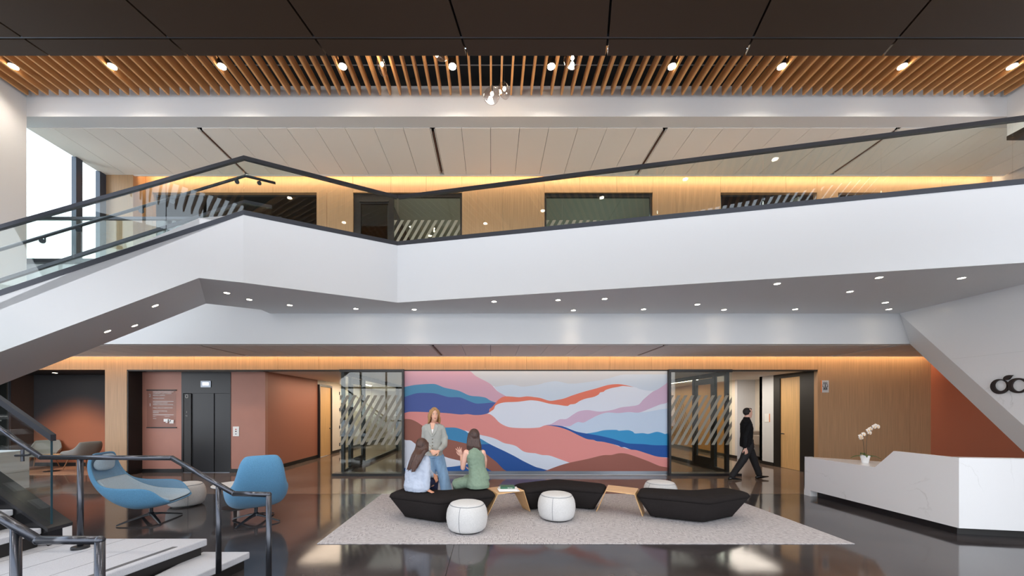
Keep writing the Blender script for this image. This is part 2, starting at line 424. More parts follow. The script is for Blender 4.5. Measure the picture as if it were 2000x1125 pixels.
# lounge upstairs, wall board and tv wall
MB().box(*(XW(300, 12.4), XW(354, 12.4)), 12.4, 12.44, ZW(418, 12.4), ZW(390, 12.4))
def flat(name, lab, cat, x0, x1, y0, y1, D, mt, th=.03):
    a = P(x0, y1, D); b = P(x1, y0, D)
    o = MB().box(a.x, b.x, D-th, D, a.z, b.z).build(name, mt, origin=((a.x+b.x)/2, D, a.z))
    return tag(o, lab, cat)
flat('wall_board', 'pale cream board on the dark lounge wall upstairs behind the stair handrail', 'board', 300, 354, 390, 421, 13.4, mat('cream_board', rgb(226, 216, 180), .6))
flat('wall_panel', 'terracotta square panel on the dark wall upstairs behind the stair peak', 'wall panel', 448, 488, 391, 440, 13.4, M['terra'])

# window at the end of the upper left corridor
WX = -9.73
gl = MB().box(WX-.02, WX, 7.7, 9.9, 4.6, 7.6)
w1 = struct('window_1', gl, M['glass'])
fr = MB(); fr.box(WX-.05, WX+.06, 8.88, 9.02, 4.58, 7.6); fr.box(WX-.05, WX+.06, 9.42, 9.60, 4.58, 7.6); fr.box(WX-.05, WX+.03, 7.7, 9.9, 4.55, 4.62)
struct('window_1_frame', fr, mat('window_mullion', rgb(70, 76, 90), .4, .3))
b = MB().box(-30, -17, 6, 40, -.2, 7.6-.55).build('neighbour_building', mat('pale_render', rgb(205, 212, 205), .8), origin=(-23, 20, -.2))
tag(b, 'pale grey neighbouring block outside the upper left window', 'building')
pr = MB().box(-30.1, -16.9, 5.9, 40.1, 7.05, 7.3).build('parapet', mat('parapet_cap', rgb(225, 228, 222), .7), b)

# ================================================================ WALKWAY
K1 = Vector((-3.87, 5.95, 0)); C1 = Vector((-1.74, 7.06, 0)); R1 = Vector((7.18, 5.14, 0)); R2 = C1+(R1-C1)*1.47
ZB, ZS = 3.68, 4.745
wk = thing('walkway', 'white walkway bridging the lobby with angled fascia and glass guard', 'walkway', (1.5, 7, ZB))
top = [(K1.x-.35, K1.y-.14), (K1.x, K1.y), (C1.x, C1.y), (R2.x, R2.y), (R2.x, FD), (-4.57, FD), (-4.57, 7.56), (-5.05, 7.2)]
bot = [(-4.40, 5.735), (K1.x, K1.y), (C1.x, C1.y), (R2.x, R2.y), (R2.x, FD), (-4.57, FD), (-4.57, 7.56), (-5.33, 7.12)]
MB().loft2([(x, y, ZB) for x, y in bot], [(x, y, 4.58) for x, y in bot]).build('deck', M['white'], wk)
def fasc(p, q, z0, z1, th=.12):
    p, q = Vector(p), Vector(q); d = (q-p).normalized(); n = Vector((-d.y, d.x, 0))*th
    return [(p.x, p.y), (q.x, q.y), (q.x+n.x, q.y+n.y), (p.x+n.x, p.y+n.y)]
for p, q in ((K1, C1), (C1, R2)):
    MB().prism([(x, y, 4.58) for x, y in fasc(p, q, 0, 0)], (0, 0, ZS-4.58)).build('fascia', M['white'], wk)
# ================================================================ UPPER STAIR FLIGHT
DN = Vector((-.9263, -.3769, 0)); PN = Vector((-.3769, .9263, 0)); SL = .583; L = 4.3
def S(s, o, z): v = K1+DN*s+PN*o; return Vector((v.x, v.y, z))
st = thing('staircase', 'white enclosed staircase with smooth grey underside rising to the walkway', 'staircase', (-5.5, 5.9, 3.0))
near = [S(0, 0, ZS), S(.57, 0, ZB), S(L, 0, ZB-SL*(L-.57)), S(L, 0, ZS-SL*L)]
def slab(o0, o1, sb0, sb1, ztop):
    A = [S(0, o0, ztop), S(sb0, o0, ZB), S(L, o0, ZB-SL*(L-sb0)), S(L, o0, ztop-SL*L)]
    B = [S(.0 if o1 < .5 else .27, o1, ztop), S(sb1, o1, ZB), S(L, o1, ZB-SL*(L-sb1)+.0, ), S(L, o1, ztop-SL*L)]
    return MB().loft2(A, B)
# main solid (under the treads)
A = [S(.57, 0, 4.45-SL*.57), S(.57, 0, ZB), S(L, 0, ZB-SL*(L-.57)), S(L, 0, 4.45-SL*L)]
B = [S(.911, 1.634, 4.45-SL*.57), S(.911, 1.634, ZB), S(L, 1.634, ZB-SL*(L-.911)), S(L, 1.634, 4.45-SL*L)]
MB().loft2(A, B).build('flight_soffit', M['white'], st)
# near / far stringers
for o0, o1, s0 in ((0, .10, 0), (1.534, 1.634, .27)):
    mb = MB(); zt = ZS
    sb_ = .57 if s0 == 0 else .911; zb_ = 4.45-SL*.57
    mb.loft2([S(s0, o0, zt), S(s0, o0, 4.58), S(sb_, o0, 4.58), S(sb_, o0, zb_), S(L, o0, 4.45-SL*(L)), S(L, o0, zt-SL*(L-s0))], [S(s0, o1, zt), S(s0, o1, 4.58), S(sb_, o1, 4.58), S(sb_, o1, zb_), S(L, o1, 4.45-SL*(L)), S(L, o1, zt-SL*(L-s0))])
    mb.build('stringer', M['white'], st)
mb = MB(); n = 14
for i in range(n):
    s0 = .05+i*.295; z = 4.58-.172*(i+1)
    mb.loft2([S(s0, .1, z-.05), S(s0+.32, .1, z-.05), S(s0+.32, .1, z), S(s0, .1, z)], [S(s0, 1.53, z-.05), S(s0+.32, 1.53, z-.05), S(s0+.32, 1.53, z), S(s0, 1.53, z)])
mb.build('treads', M['tile'], st)
# mid landing off the left edge
MB().box(-9.34, -8.0, 2.9, 5.75, 1.9, 2.12).build('mid_landing', M['white'], st)

# ================================================================ GLASS GUARDS
def pxpt(a, b, x):
    """point on plan line a-b seen at pixel column x"""
    k = (x-CX)/F; d = b-a
    t = (k*a.y-a.x)/(d.x-k*d.y); return a+d*t
RT = 5.655
def guard(root, p, q, zp, zq, cuts, inset=.045, h0=-.0, shoe=True, railh=.055, cap=True):
    """glass between plan points p,q; zp/zq = fascia top level at each end; rail sits .91 above"""
    d = (q-p); n = Vector((-d.y, d.x, 0)).normalized()*inset
    P0 = [p]+cuts+[q]; Lh = d.length
    def z_at(v): t = (v-p).length/Lh; return zp+(zq-zp)*t
    for i in range(len(P0)-1):
        a, b = P0[i], P0[i+1]; e = (b-a).normalized()*.004
        a2, b2 = a+e+n, b-e+n; th = n.normalized()*.006
        za, zb = z_at(a), z_at(b)
        lo = [(a2-th), (b2-th), (b2+th), (a2+th)]
        A_ = [Vector((v.x, v.y, (za if k in (0, 3) else zb)+.0)) for k, v in enumerate(lo)]
        B_ = [Vector((v.x, v.y, (za if k in (0, 3) else zb)+.90)) for k, v in enumerate(lo)]
        MB().loft2(A_, B_).build('glass_panel', M['glass'], root)
    up = lambda v, z: Vector((v.x+n.x, v.y+n.y, z))
    MB().bar(up(p, zp+.905), up(q, zq+.905), .055, railh).build('top_rail', M['rail'], root)
    if shoe: MB().bar(up(p, zp+.03), up(q, zq+.03), .10, .075).build('base_shoe', M['rail'], root)
g = thing('glass_guardrail', 'long glass guardrail with dark top rail along front edge of walkway and stair', 'guardrail', (0, 6.5, 4.75))
sb = K1+DN*3.6
cuts = [pxpt(sb, K1, 140), pxpt(sb, K1, 322)]
guard(g, sb, K1, ZS-SL*3.6, ZS, cuts, inset=.045)
guard(g, K1, C1, ZS, ZS, [pxpt(K1, C1, 638)])
guard(g, C1, R2, ZS, ZS, [pxpt(C1, R2, x) for x in (929, 1098, 1285, 1493, 1726, 1985)])
# far side guard of the stair
K2 = S(.27, 1.50, 0); K2.z = 0
sf = K2+DN*3.6
g2 = thing('glass_guardrail', 'glass guardrail on the far side of the stair seen through the front glass', 'guardrail', (-6, 6.8, 4.0))
guard(g2, sf, K2, ZS-SL*3.6, ZS, [K2+DN*1.8], inset=.02)
E2 = Vector((-4.28, 7.43, 0)); guard(g2, K2, E2, ZS, ZS, [], inset=.02)
g3 = thing('glass_guardrail', 'glass guardrail on the upper floor edge beside the left window', 'guardrail', (-7, 7.8, 4.6))
guard(g3, Vector((-9.7, 7.80, 0)), Vector((-4.3, 7.80, 0)), ZS-.03, ZS-.03, [Vector((x, 7.80, 0)) for x in (-8.2, -6.7, -5.4)], inset=.03)
# round handrails on the stair
def handrail(root, side, off, zoff, brs):
    a = S(3.7, off, RT+zoff-SL*3.7+SL*.0); k = S(0 if side else .27, off, RT+zoff)
    if not side: a = S(3.7, off, RT+zoff-SL*(3.7-.27))
    e = k+(C1-K1).normalized()*.42
    pts = [a, k, e]
    if side: pts += [e+Vector((0, 0, -.0)), ]
    MB().tube([a, k, e], .021, 10).build('handrail_tube', M['rail'], root, smooth=True)
    for s_ in brs:
        base = S(s_, off, RT+zoff-SL*(s_ if side else s_-.27)) if s_ > -.2 else k+(C1-K1).normalized()*.2
        gl_ = base-PN*(off-.05) if side else base+PN*(.0)
        m = MB(); m.tube([base, base+Vector((0, 0, -.075)), base+Vector((0, 0, -.09))-PN*(.05 if side else -.05)], .008, 8)
        c = base+Vector((0, 0, -.09))-PN*(.055 if side else -.055)
        m.tube([c-PN*.008, c+PN*.008], .032, 16)
        m.build('bracket', M['rail'], root)
h1 = thing('handrail', 'round dark handrail bracketed to the front stair glass', 'handrail', (-5.5, 5.4, 4.5))
handrail(h1, True, .13, -.235, (2.33, 1.96, 1.28, .62+.3, .10, -1))
h2 = thing('handrail', 'round dark handrail bracketed to the far stair glass', 'handrail', (-6, 6.9, 4.5))
handrail(h2, False, 1.40, -.235, (3.2, 2.3, 1.4, .5))

# ================================================================ QUARTZ WALL (right)
def quartz():
    m = bpy.data.materials.new('white_quartz'); m.use_nodes = True; t = m.node_tree; b = t.nodes['Principled BSDF']
    tc = t.nodes.new('ShaderNodeTexCoord')
    n = t.nodes.new('ShaderNodeTexNoise'); n.inputs['Scale'].default_value = .75; n.inputs['Detail'].default_value = 9; n.inputs['Roughness'].default_value = .52; n.inputs['Distortion'].default_value = .5
    t.links.new(tc.outputs['Object'], n.inputs['Vector'])
    r = t.nodes.new('ShaderNodeValToRGB'); e = r.color_ramp.elements
    base = rgb(222, 222, 223)
    e[0].position = 0; e[0].color = base; e[1].position = 1; e[1].color = base
    for p_, c_ in ((.494, base), (.4985, rgb(198, 197, 196)), (.503, base)):
        q = e.new(p_); q.color = c_
    n3 = t.nodes.new('ShaderNodeTexNoise'); n3.inputs['Scale'].default_value = 1.3; n3.inputs['Detail'].default_value = 2
    t.links.new(tc.outputs['Object'], n3.inputs['Vector'])
    r3 = t.nodes.new('ShaderNodeValToRGB'); r3.color_ramp.elements[0].position = .48; r3.color_ramp.elements[1].position = .60
    t.links.new(n3.outputs[0], r3.inputs[0])
    mx = t.nodes.new('ShaderNodeMix'); mx.data_type = 'RGBA'
    t.links.new(r3.outputs[0], mx.inputs[0]); mx.inputs[6].default_value = base
    t.links.new(n.outputs[0], r.inputs[0]); t.links.new(r.outputs[0], mx.inputs[7]); t.links.new(mx.outputs[2], b.inputs['Base Color'])
    b.inputs['Roughness'].default_value = .22; return m
M['quartz'] = quartz()
QX = 8.40
def ql(y, z, x=QX): return (x, y, z)
sl = 1.212
yz = lambda y: 3.68-(7.86-y)*sl
ylo = 7.86-3.68/sl
face = [ql(7.86, 3.68), ql(ylo, 0), ql(2.2, 0), ql(2.2, 3.68)]
qw = struct('wall_quartz', MB().prism(face, (.06, 0, 0)), M['quartz'])
# painted bevelled underside
y2 = 7.86-(3.05)/sl
mb = MB(); mb.loft2([(QX+.001, 7.855, 3.68), (QX+.001, ylo, 0), (QX+.22, y2, 0), (QX+.22, 7.855, 3.05)],
                    [(QX+.6, 7.855, 3.68), (QX+.6, ylo, 0), (QX+.6, y2, 0), (QX+.6, 7.855, 3.05)])
struct('wall_quartz_trim', mb, M['white'])
sj = MB(); sj.box(QX-.001, QX+.01, 2.2, 6.95, 2.62, 2.624); struct('wall_quartz_line', sj, mat('joint_grey', rgb(196, 196, 196), .6))
# dark halo-less logo: two fruit-like rings with a leaf (cropped by the frame)
lg = thing('wall_logo', 'dark bronze ring logo with small leaf mounted on the white quartz wall', 'logo', (QX, 6.1, 2.0))
LM = mat('logo_bronze', rgb(52, 46, 44), .35, .6)
def logoP(zx, zy, dx=0.0):
    x = 1920+zx/14.06; y = 710+zy/14.06; D = QX*F/(x-CX); v = P(x, y, D); return Vector((QX-dx*.4, v.y, v.z))
def ring_part(cx, cy, rx, ry, ix, iy, irx, iry, n=48):
    R = []
    for j in range(n+1):
        a = 2*math.pi*j/n
        o_ = (cx+rx*math.cos(a), cy+ry*math.sin(a)); i_ = (ix+irx*math.cos(a), iy+iry*math.sin(a))
        R.append([logoP(o_[0], o_[1], .02), logoP(i_[0], i_[1], .02), logoP(i_[0], i_[1], .09), logoP(o_[0], o_[1], .09)])
    m = MB(); m.rings(R, cap=False); return m
ring_part(495, 632, 245, 205, 527, 605, 172, 148).build('ring', LM, lg)
ring_part(1010, 605, 300, 208, 1030, 602, 190, 160).build('ring', LM, lg)
lf = [(600, 435), (615, 385), (650, 350), (710, 325), (780, 315), (862, 318), (820, 355), (790, 400), (760, 435), (710, 455), (640, 450)]
MB().loft2([logoP(a_, b_, .02) for a_, b_ in lf], [logoP(a_, b_, .09) for a_, b_ in lf]).build('leaf', LM, lg)
# ================================================================ GROUND FLOOR BEHIND THE BACK WALL LINE
LX = -9.43      # left side of elevator recess
CLX, CGX = -6.11, -3.95
CRX, CGR = 8.50, 6.27
struct('wall_recess', MB().box(LX-.02, LX, WD+.0, 10.42, 0, TOP), M['dark'])
struct('wall_elevator', MB().box(LX, XW(355, 10.3), 10.3, 10.42, 0, TOP-.02), M['terra'])
struct('wall_elevator', MB().box(XW(451, 10.3), CLX, 10.3, 10.42, 0, TOP-.02), M['terra'])
struct('baseboard_3', MB().box(LX, XW(355, 10.3), 10.288, 10.3, 0, .10), M['dark'])
struct('baseboard_3', MB().box(XW(451, 10.3), CLX+.012, 10.288, 10.3, 0, .10), M['dark'])
struct('wall_corridor', MB().box(CLX-.12, CLX, 10.42, 13.40, 0, TOP), M['terra2'])
struct('baseboard_4', MB().box(CLX, CLX+.012, 10.3, 13.40, 0, .11), M['dark'])
struct('wall_corridor', MB().box(CLX-.12, CLX, 14.48, 22, 0, TOP), M['cream'])
struct('wall_corridor', MB().box(CLX-.12, CLX, 13.40, 14.48, 2.60, TOP), M['cream'])
struct('baseboard_4', MB().box(CLX, CLX+.012, 14.48, 22, 0, .11), M['dark'])
struct('ceiling_corridor', MB().box(-9.5, 12, 10.43, 22, TOP, TOP+.05), M['tile'])
struct('ceiling_corridor', MB().box(CLX+.1, 12, 10.0, 10.43, TOP+.0, TOP+.05), M['tile'])
struct('ceiling_corridor', MB().box(-14, CLX+.1, 10.0, 10.3, TOP+.0, TOP+.05), M['dark'])
struct('wall_end', MB().box(-7, 12, 22, 22.1, 0, 3), M['cream'])
def door_leaf(name, x, y0, y1, z1, label, face=1, mt=None, hx=.04):
    d = struct(name, MB().box(x-.03, x+.03, y0, y1, .01, z1), mt or M['wood_door'])
    fr = MB()
    for yy in (y0-.06, y1+.002): fr.box(x-.07, x+.07, yy, yy+.058, 0, z1+.06)
    fr.box(x-.07, x+.07, y0, y1, z1+.002, z1+.06)
    f_ = fr.build('door_frame', M['black'], d, local=True)
    return d
d1 = door_leaf('door_1', CLX, 13.47, 14.41, 2.52, '')
hd = MB(); hd.tube([(CLX+.03, 14.30, 1.0), (CLX+.09, 14.30, 1.0), (CLX+.09, 14.17, 1.0)], .011, 8); hd.build('door_handle', M['black'], d1, local=True)
hg = MB()
for z in (.3, 1.0, 1.7, 2.35): hg.box(CLX+.03, CLX+.045, 13.455, 13.475, z-.05, z+.05)
hg.build('hinge', M['black'], d1, local=True)
hg = MB()
for z in (.3, 1.0, 1.7, 2.35): hg.box(CLX, CLX+.02, 15.30, 15.36, z-.06, z+.06)
struct('door_2_hinge', hg, M['black'])
area('ceiling_fill', (-5.0, 13.2, 2.70), (0, 0, 0), 1.2, 4.5, 55, (1, .80, .60))  # area fill for corridors and rooms, added without fixtures
area('ceiling_fill', (-5.0, 18.2, 2.70), (0, 0, 0), 1.2, 4.5, 55, (1, .88, .72))
area('ceiling_fill', (7.4, 12.2, 2.70), (0, 0, 0), 1.2, 3.5, 50, (1, .90, .78))
area('ceiling_fill', (7.4, 17.6, 2.70), (0, 0, 0), 1.2, 4.5, 50, (1, .86, .66))
area('ceiling_fill', (-2.6, 12.6, 2.70), (0, 0, 0), 1.8, 4.0, 16, (1, .95, .88))
area('ceiling_fill', (5.0, 12.6, 2.70), (0, 0, 0), 1.8, 3.6, 12, (1, .95, .88))
lf_ = thing('linear_lamp', 'slim glowing ceiling light line seen through the striped glass beside the elevator corridor', 'ceiling light', (-5.2, 15, 2.70))
MB().box(-5.24, -5.16, 14.2, 16.4, 2.715, 2.733).build('diffuser', M['led'], lf_)
lf_ = thing('linear_lamp', 'slim glowing ceiling light line seen through the striped glass right of the mural', 'ceiling light', (7.0, 14, 2.70))
MB().box(6.96, 7.04, 13.0, 15.4, 2.715, 2.733).build('diffuser', M['led'], lf_)

# rooms behind the mural
struct('wall_room', MB().box(CGX, -.6, 16.0, 16.1, 0, TOP), mat('room_grey', rgb(150, 150, 144), .6))
struct('wall_room', MB().box(-.62, -.6, 10.05, 16.0, 0, TOP), mat('room_grey', rgb(150, 150, 144), .6))
struct('wall_room', MB().box(2.5, CGR, 14.6, 14.7, 0, TOP), mat('room_tan', rgb(190, 160, 122), .6))
struct('wall_room', MB().box(2.48, 2.5, 10.05, 14.6, 0, TOP), mat('room_tan', rgb(190, 160, 122), .6))

# ---------------------------------------------------------------- elevator
ED = 10.3
e = thing('elevator', 'black elevator with two-leaf metal doors between terracotta panels', 'elevator', (XW(403, ED), ED, 0))
MB().box(XW(355, ED), XW(451, ED), ED-.012, ED+.1, ZW(768, ED), TOP-.02).build('header_panel', M['elev'], e)
MB().box(XW(355, ED), XW(358.5, ED), ED-.012, ED+.1, 0, ZW(768, ED)).build('door_frame', M['elev'], e)
MB().box(XW(449, ED), XW(451, ED), ED-.012, ED+.1, 0, ZW(768, ED)).build('door_frame', M['elev'], e)
MB().box(XW(358.5, ED), XW(373, ED), ED+.0, ED+.1, 0, ZW(769, ED)).build('jamb_panel', M['dark'], e)
MB().box(XW(373, ED), XW(416, ED), ED+.03, ED+.07, .01, ZW(767, ED)).build('door_leaf', M['elev'], e)
MB().box(XW(416.5, ED), XW(449, ED), ED+.05, ED+.09, .01, ZW(767, ED)).build('door_leaf', M['elev'], e)
MB().box(XW(358.5, ED), XW(449, ED), ED-.01, ED+.1, 0, .012).build('sill', M['metal_base'], e)
q = MB().box(XW(393.5, ED), XW(413, ED), ED-.03, ED-.012, ZW(756.5, ED), ZW(744, ED)).build('indicator_frame', M['metal_base'], e)
MB().box(XW(397, ED), XW(409, ED), ED-.033, ED-.03, ZW(753, ED), ZW(747, ED)).build('indicator_display', M['screen'], q)
SG = mat('sign_grey', rgb(190, 188, 184), .5)
SW = mat('sign_white', rgb(236, 236, 234), .5)
fl_ = MB()
for a_ in ((362, 363), (366.5, 367.5)): fl_.box(XW(a_[0], ED), XW(a_[1], ED), ED-.004, ED, ZW(777.5, ED), ZW(770.5, ED))
for a_ in ((777.5, 776.5), (771.5, 770.5)): fl_.box(XW(362, ED), XW(367.5, ED), ED-.004, ED, ZW(a_[0], ED), ZW(a_[1], ED))
fl_.build('floor_plate', SG, e)
text_mesh('1', .07, SG, 'floor_number', e, (XW(363.5, ED), ED-.003, ZW(806.5, ED)))
text_mesh('*1', .06, SG, 'floor_number', e, (XW(362.4, ED), ED-.003, ZW(814, ED)))
struct('wall_shaft', MB().box(XW(345, ED), XW(460, ED), ED+.105, ED+.118, 0, TOP-.02), M['dark'])
# call panel
cpn = thing('call_panel', 'small white call button panel on terracotta wall beside the elevator door', 'call panel', (XW(461, ED), ED, ZW(852, ED)))
MB().box(XW(455.5, ED), XW(467.5, ED), ED-.015, ED, ZW(852, ED), ZW(833, ED)).build('plate', SW, cpn, bevel=.004)
for k, (yy, mm) in enumerate(((838.5, mat('red_button', rgb(190, 70, 60), .4)), (842.5, M['dark']), (847.5, M['metal_base']))):
    v = P(461.5, yy, ED); MB().tube([(v.x, ED-.02, v.z), (v.x, ED-.014, v.z)], .018, 16).build('button', mm, cpn)
# directory sign
sx0, sx1 = XW(288.3, ED), XW(344.7, ED)
ds = thing('directory_sign', 'clear directory sign with white lettering on the terracotta wall left of the elevator', 'sign', ((sx0+sx1)/2, ED, ZW(836, ED)))
MB().box(sx0, sx1, ED-.02, ED-.012, ZW(836, ED), ZW(761, ED)).build('clear_plate', glass_mat('sign_glass', (.93, .93, .93, 1), 1.12), ds)
for a_, b_ in ((763, 761), (836, 834)): MB().box(sx0-.01, sx1+.01, ED-.028, ED, ZW(a_, ED), ZW(b_, ED)).build('mounting_bar', M['charcoal'], ds)
for yy in (765.3, 783.8, 810): MB().box(XW(300, ED), XW(340.5, ED), ED-.023, ED-.020, ZW(yy+.5, ED), ZW(yy-.3, ED)).build('rule_line', SW, ds)
def dtext(s_, x, y, h, nm='lettering', m_=SW): text_mesh(s_, h, m_, nm, ds, (XW(x, ED), ED-.0215, ZW(y, ED)))
dtext('2', 292, 775.3, .115, m_=SG); dtext('1', 292.5, 793.5, .115)
for s_, y in (('COMMUNITY AND NURSING', 769.5), ('SERVICES DIVISION', 773), ('MEETING ROOMS', 779), ('CONFERENCE CENTER', 788), ('AGENCY OPERATIONS CENTER', 791.2),
              ('PUBLIC HEALTH LABORATORY', 797.5), ('EMERGENCY MEDICAL', 803.7), ('SERVICES', 807)):
    dtext(s_, 300, y, .0385)
dtext('LEVEL 1', 300, 814, .026); dtext('DIRECTORY', 323, 814, .026); dtext('OFFICES', 300, 818, .024)
mp_ = MB()
for a_, b_, c_, d_ in ((321, 331, 823.5, 818), (329, 335, 823, 819), (333, 340.5, 825, 820), (332, 340.5, 827, 824.5), (325, 329, 825.5, 824)):
    mp_.box(XW(a_, ED), XW(b_, ED), ED-.0235, ED-.0205, ZW(c_, ED), ZW(d_, ED))
mp_.build('floor_map', SW, ds)

# ---------------------------------------------------------------- glass partitions with diagonal decals
def decal_front(root, x0, x1, D, z0=.79, z1=2.07, pitch=.177, wd=.082, lean=.565):
    mb = MB(); x = x0-(z1-z0)*lean
    while x < x1:
        pts = [(x, z0), (x+wd, z0), (x+wd+(z1-z0)*lean, z1), (x+(z1-z0)*lean, z1)]
        # clip left / right
        def clip(pts, lim, sgn):
            out = []
            for i in range(len(pts)):
                a, b = pts[i], pts[(i+1) % len(pts)]
                ia, ib = sgn*(a[0]-lim) <= 0, sgn*(b[0]-lim) <= 0
                if ia: out.append(a)
                if ia != ib:
                    t = (lim-a[0])/(b[0]-a[0]); out.append((lim, a[1]+t*(b[1]-a[1])))
            return out
        pts = clip(clip(pts, x1, 1), x0, -1) if len(pts) > 2 else []
        if len(pts) > 2: mb.prism([(p[0], D, p[1]) for p in pts], (0, -.0015, 0))
        x += pitch
    mb.build('diagonal_decal', M['decal'], root)
def decal_side(root, X_, y0, y1, z0=.79, z1=2.07, pitch=.177, wd=.082, lean=.565):
    mb = MB(); y = y0
    while y+wd+(z1-z0)*lean < y1:
        mb.prism([(X_, y, z0), (X_, y+wd, z0), (X_, y+wd+(z1-z0)*lean, z1), (X_, y+(z1-z0)*lean, z1)], (.0015, 0, 0)); y += pitch
    mb.build('diagonal_decal', M['decal2'], root)
def partition(lab, xa, xb, xj, xp0, xp1, post_side):
    t = thing('glass_partition', lab, 'glass partition', ((XW(xa, WD)+XW(xb, WD))/2, WD, 0))
    a, b, j = XW(xa, WD), XW(xb, WD), XW(xj, WD)
    MB().box(a, j-.003, WD-.07, WD-.058, .07, TOP-.07).build('glass_panel', M['glass'], t)
    MB().box(j+.003, b, WD-.07, WD-.058, .07, TOP-.07).build('glass_panel', M['glass'], t)
    MB().box(a, b, WD-.10, WD-.03, TOP-.07, TOP-.0).build('head_frame', M['black'], t)
    MB().box(XW(xp0, WD), XW(xp1, WD), WD-.16, WD+.12, 0, .065).build('plinth', M['black'], t)
    px = b if post_side > 0 else a
    MB().box(px-.0, px+.05*post_side, WD-.10, WD+.12, 0.065, TOP).build('jamb', M['black'], t) if post_side > 0 else MB().box(px-.05, px, WD-.10, WD+.12, .065, TOP).build('jamb', M['black'], t)
    decal_front(t, a, b, WD-.0705)
    return t
partition('glass partition with diagonal stripes between elevator corridor and mural', 666, 786.5, 727, 653, 790, 1)
partition('glass partition with diagonal stripes immediately right of the mural', 1307.5, 1426, 1364, 1304, 1441, -1)
def side_glass(X_, y0, y1, dy0, dy1, lab, hand):
    t = thing('glass_partition', lab, 'glass partition', (X_, (y0+y1)/2, 0))
    fr = MB(); fr.box(X_-.04, X_+.04, y0, y1, 0, .10); fr.box(X_-.04, X_+.04, y0, y1, TOP-.12, TOP-.002)
    fr.build('frame', M['black'], t)
    for yy in (y0, dy0-.08, dy1, y1-.1):
        MB().box(X_-.04, X_+.04, yy, yy+.1, .10, TOP-.12).build('post', M['black'], t)
    MB().box(X_-.006, X_+.006, dy1+.1, y1-.1, .10, TOP-.12).build('glass_panel', M['glass'], t)
    MB().box(X_-.006, X_+.006, y0+.1, dy0-.08, .10, TOP-.12).build('glass_panel', M['glass'], t)
    decal_side(t, X_+.007*hand, dy1+.1, y1-.1, pitch=.13, wd=.035)
    d = MB(); dw = .13
    d.box(X_-.025, X_+.025, dy0+.02, dy0+dw, .02, TOP-.14); d.box(X_-.025, X_+.025, dy1-dw, dy1, .02, TOP-.14)
    d.box(X_-.025, X_+.025, dy0+dw, dy1-dw, .02, .32); d.box(X_-.025, X_+.025, dy0+dw, dy1-dw, TOP-.30, TOP-.14)
    l = d.build('door_leaf', M['black'], t)
    MB().box(X_-.004, X_+.004, dy0+dw, dy1-dw, .32, TOP-.30).build('door_glass', M['glass'], l)
    MB().tube([(X_+.05*hand, dy0+.10, .95), (X_+.05*hand, dy0+.10, 1.35)], .012, 8).build('pull_handle', M['metal_base'], l)
side_glass(CGX, 10.12, 16.0, 10.7, 11.75, 'black framed glass wall with door along the corridor left of the mural', 1)
side_glass(CGR, 10.12, 14.6, 10.75, 11.75, 'black framed glass wall with door along the corridor right of the mural', -1)

# upstairs: door with glass and striped panes in the two glazed openings
def upper_glazing(lab, xa, xb, door=None, frame_r=None):
    D_ = 9.97; t = thing('glass_partition', lab, 'glass partition', ((XW(xa, D_)+XW(xb, D_))/2, D_, U0))
    a, b = XW(xa, WD)+.004, XW(xb, WD)-.004; H_ = UT-.01
    MB().box(a, b, D_-.03, D_+.03, H_-.09, H_).build('head_frame', M['black'], t)
    MB().box(a, b, D_-.03, D_+.03, U0, U0+.08).build('sill_frame', M['black'], t)
    for q in (a, b-.05): MB().box(q, q+.05, D_-.03, D_+.03, U0+.08, H_-.09).build('jamb', M['black'], t)
    g0 = a+.05
    if door:
        d0, d1 = XW(door[0], WD), XW(door[1], WD); m = MB()
        m.box(d0, d0+.14, D_-.028, D_+.028, U0+.08, H_-.09); m.box(d1-.14, d1, D_-.028, D_+.028, U0+.08, H_-.09)
        m.box(d0+.14, d1-.14, D_-.028, D_+.028, H_-.26, H_-.09); m.box(d0+.14, d1-.14, D_-.028, D_+.028, U0+.08, U0+.36)
        l_ = m.build('door_leaf', M['black'], t); MB().box(d0+.14, d1-.14, D_-.005, D_+.005, U0+.36, H_-.26).build('door_glass', M['glass'], l_)
        MB().box(d0+.12, d1-.12, D_-.06, D_-.028, H_-.22, H_-.18).build('door_closer', M['charcoal'], l_)
        g0 = d1+.01
    MB().box(g0, b-.05, D_-.006, D_+.006, U0+.08, H_-.09).build('glass_panel', M['glass'], t)
    decal_front(t, g0, b-.05, D_-.0065, U0+.79, U0+2.07)
upper_glazing('black framed glass door and striped pane upstairs behind the walkway corner', 689.5, 902.5, (693, 768))
upper_glazing('striped glass pane in black frame upstairs, centre of the walkway', 1063.5, 1275)

# ---------------------------------------------------------------- right corridor
struct('wall_right_corridor', MB().box(CRX, CRX+.12, WD+.12, 10.52, 0, TOP), M['dark'])
struct('wall_right_corridor', MB().box(CRX, CRX+.12, 11.25, 11.5, 0, TOP), M['dark'])
struct('wall_right_corridor', MB().box(CRX, CRX+.12, 10.52, 11.25, 2.62, TOP), M['dark'])
struct('wall_right_corridor', MB().box(CRX, CRX+.12, 11.5, 12.1, 0, TOP), M['white'])
struct('wall_right_corridor', MB().box(CRX, CRX+.9, 13.2, 13.32, 0, TOP), M['white'])
struct('wall_right_corridor', MB().box(CRX, CRX+.9, 11.98, 12.1, 0, TOP), M['white'])
struct('wall_right_corridor', MB().box(CRX+.62, CRX+.74, 12.1, 13.2, 0, TOP), M['cream'])
struct('wall_right_corridor', MB().box(CRX, CRX+.12, 13.32, 13.64, 0, TOP), M['cream'])
struct('wall_right_corridor', MB().box(CRX-.01, CRX+.12, 13.64, 13.72, 0, TOP), M['black'])
struct('wall_right_corridor', MB().box(CRX, CRX+.12, 13.72, 22, 0, TOP), mat('amber_veneer', rgb(190, 134, 78), .5))
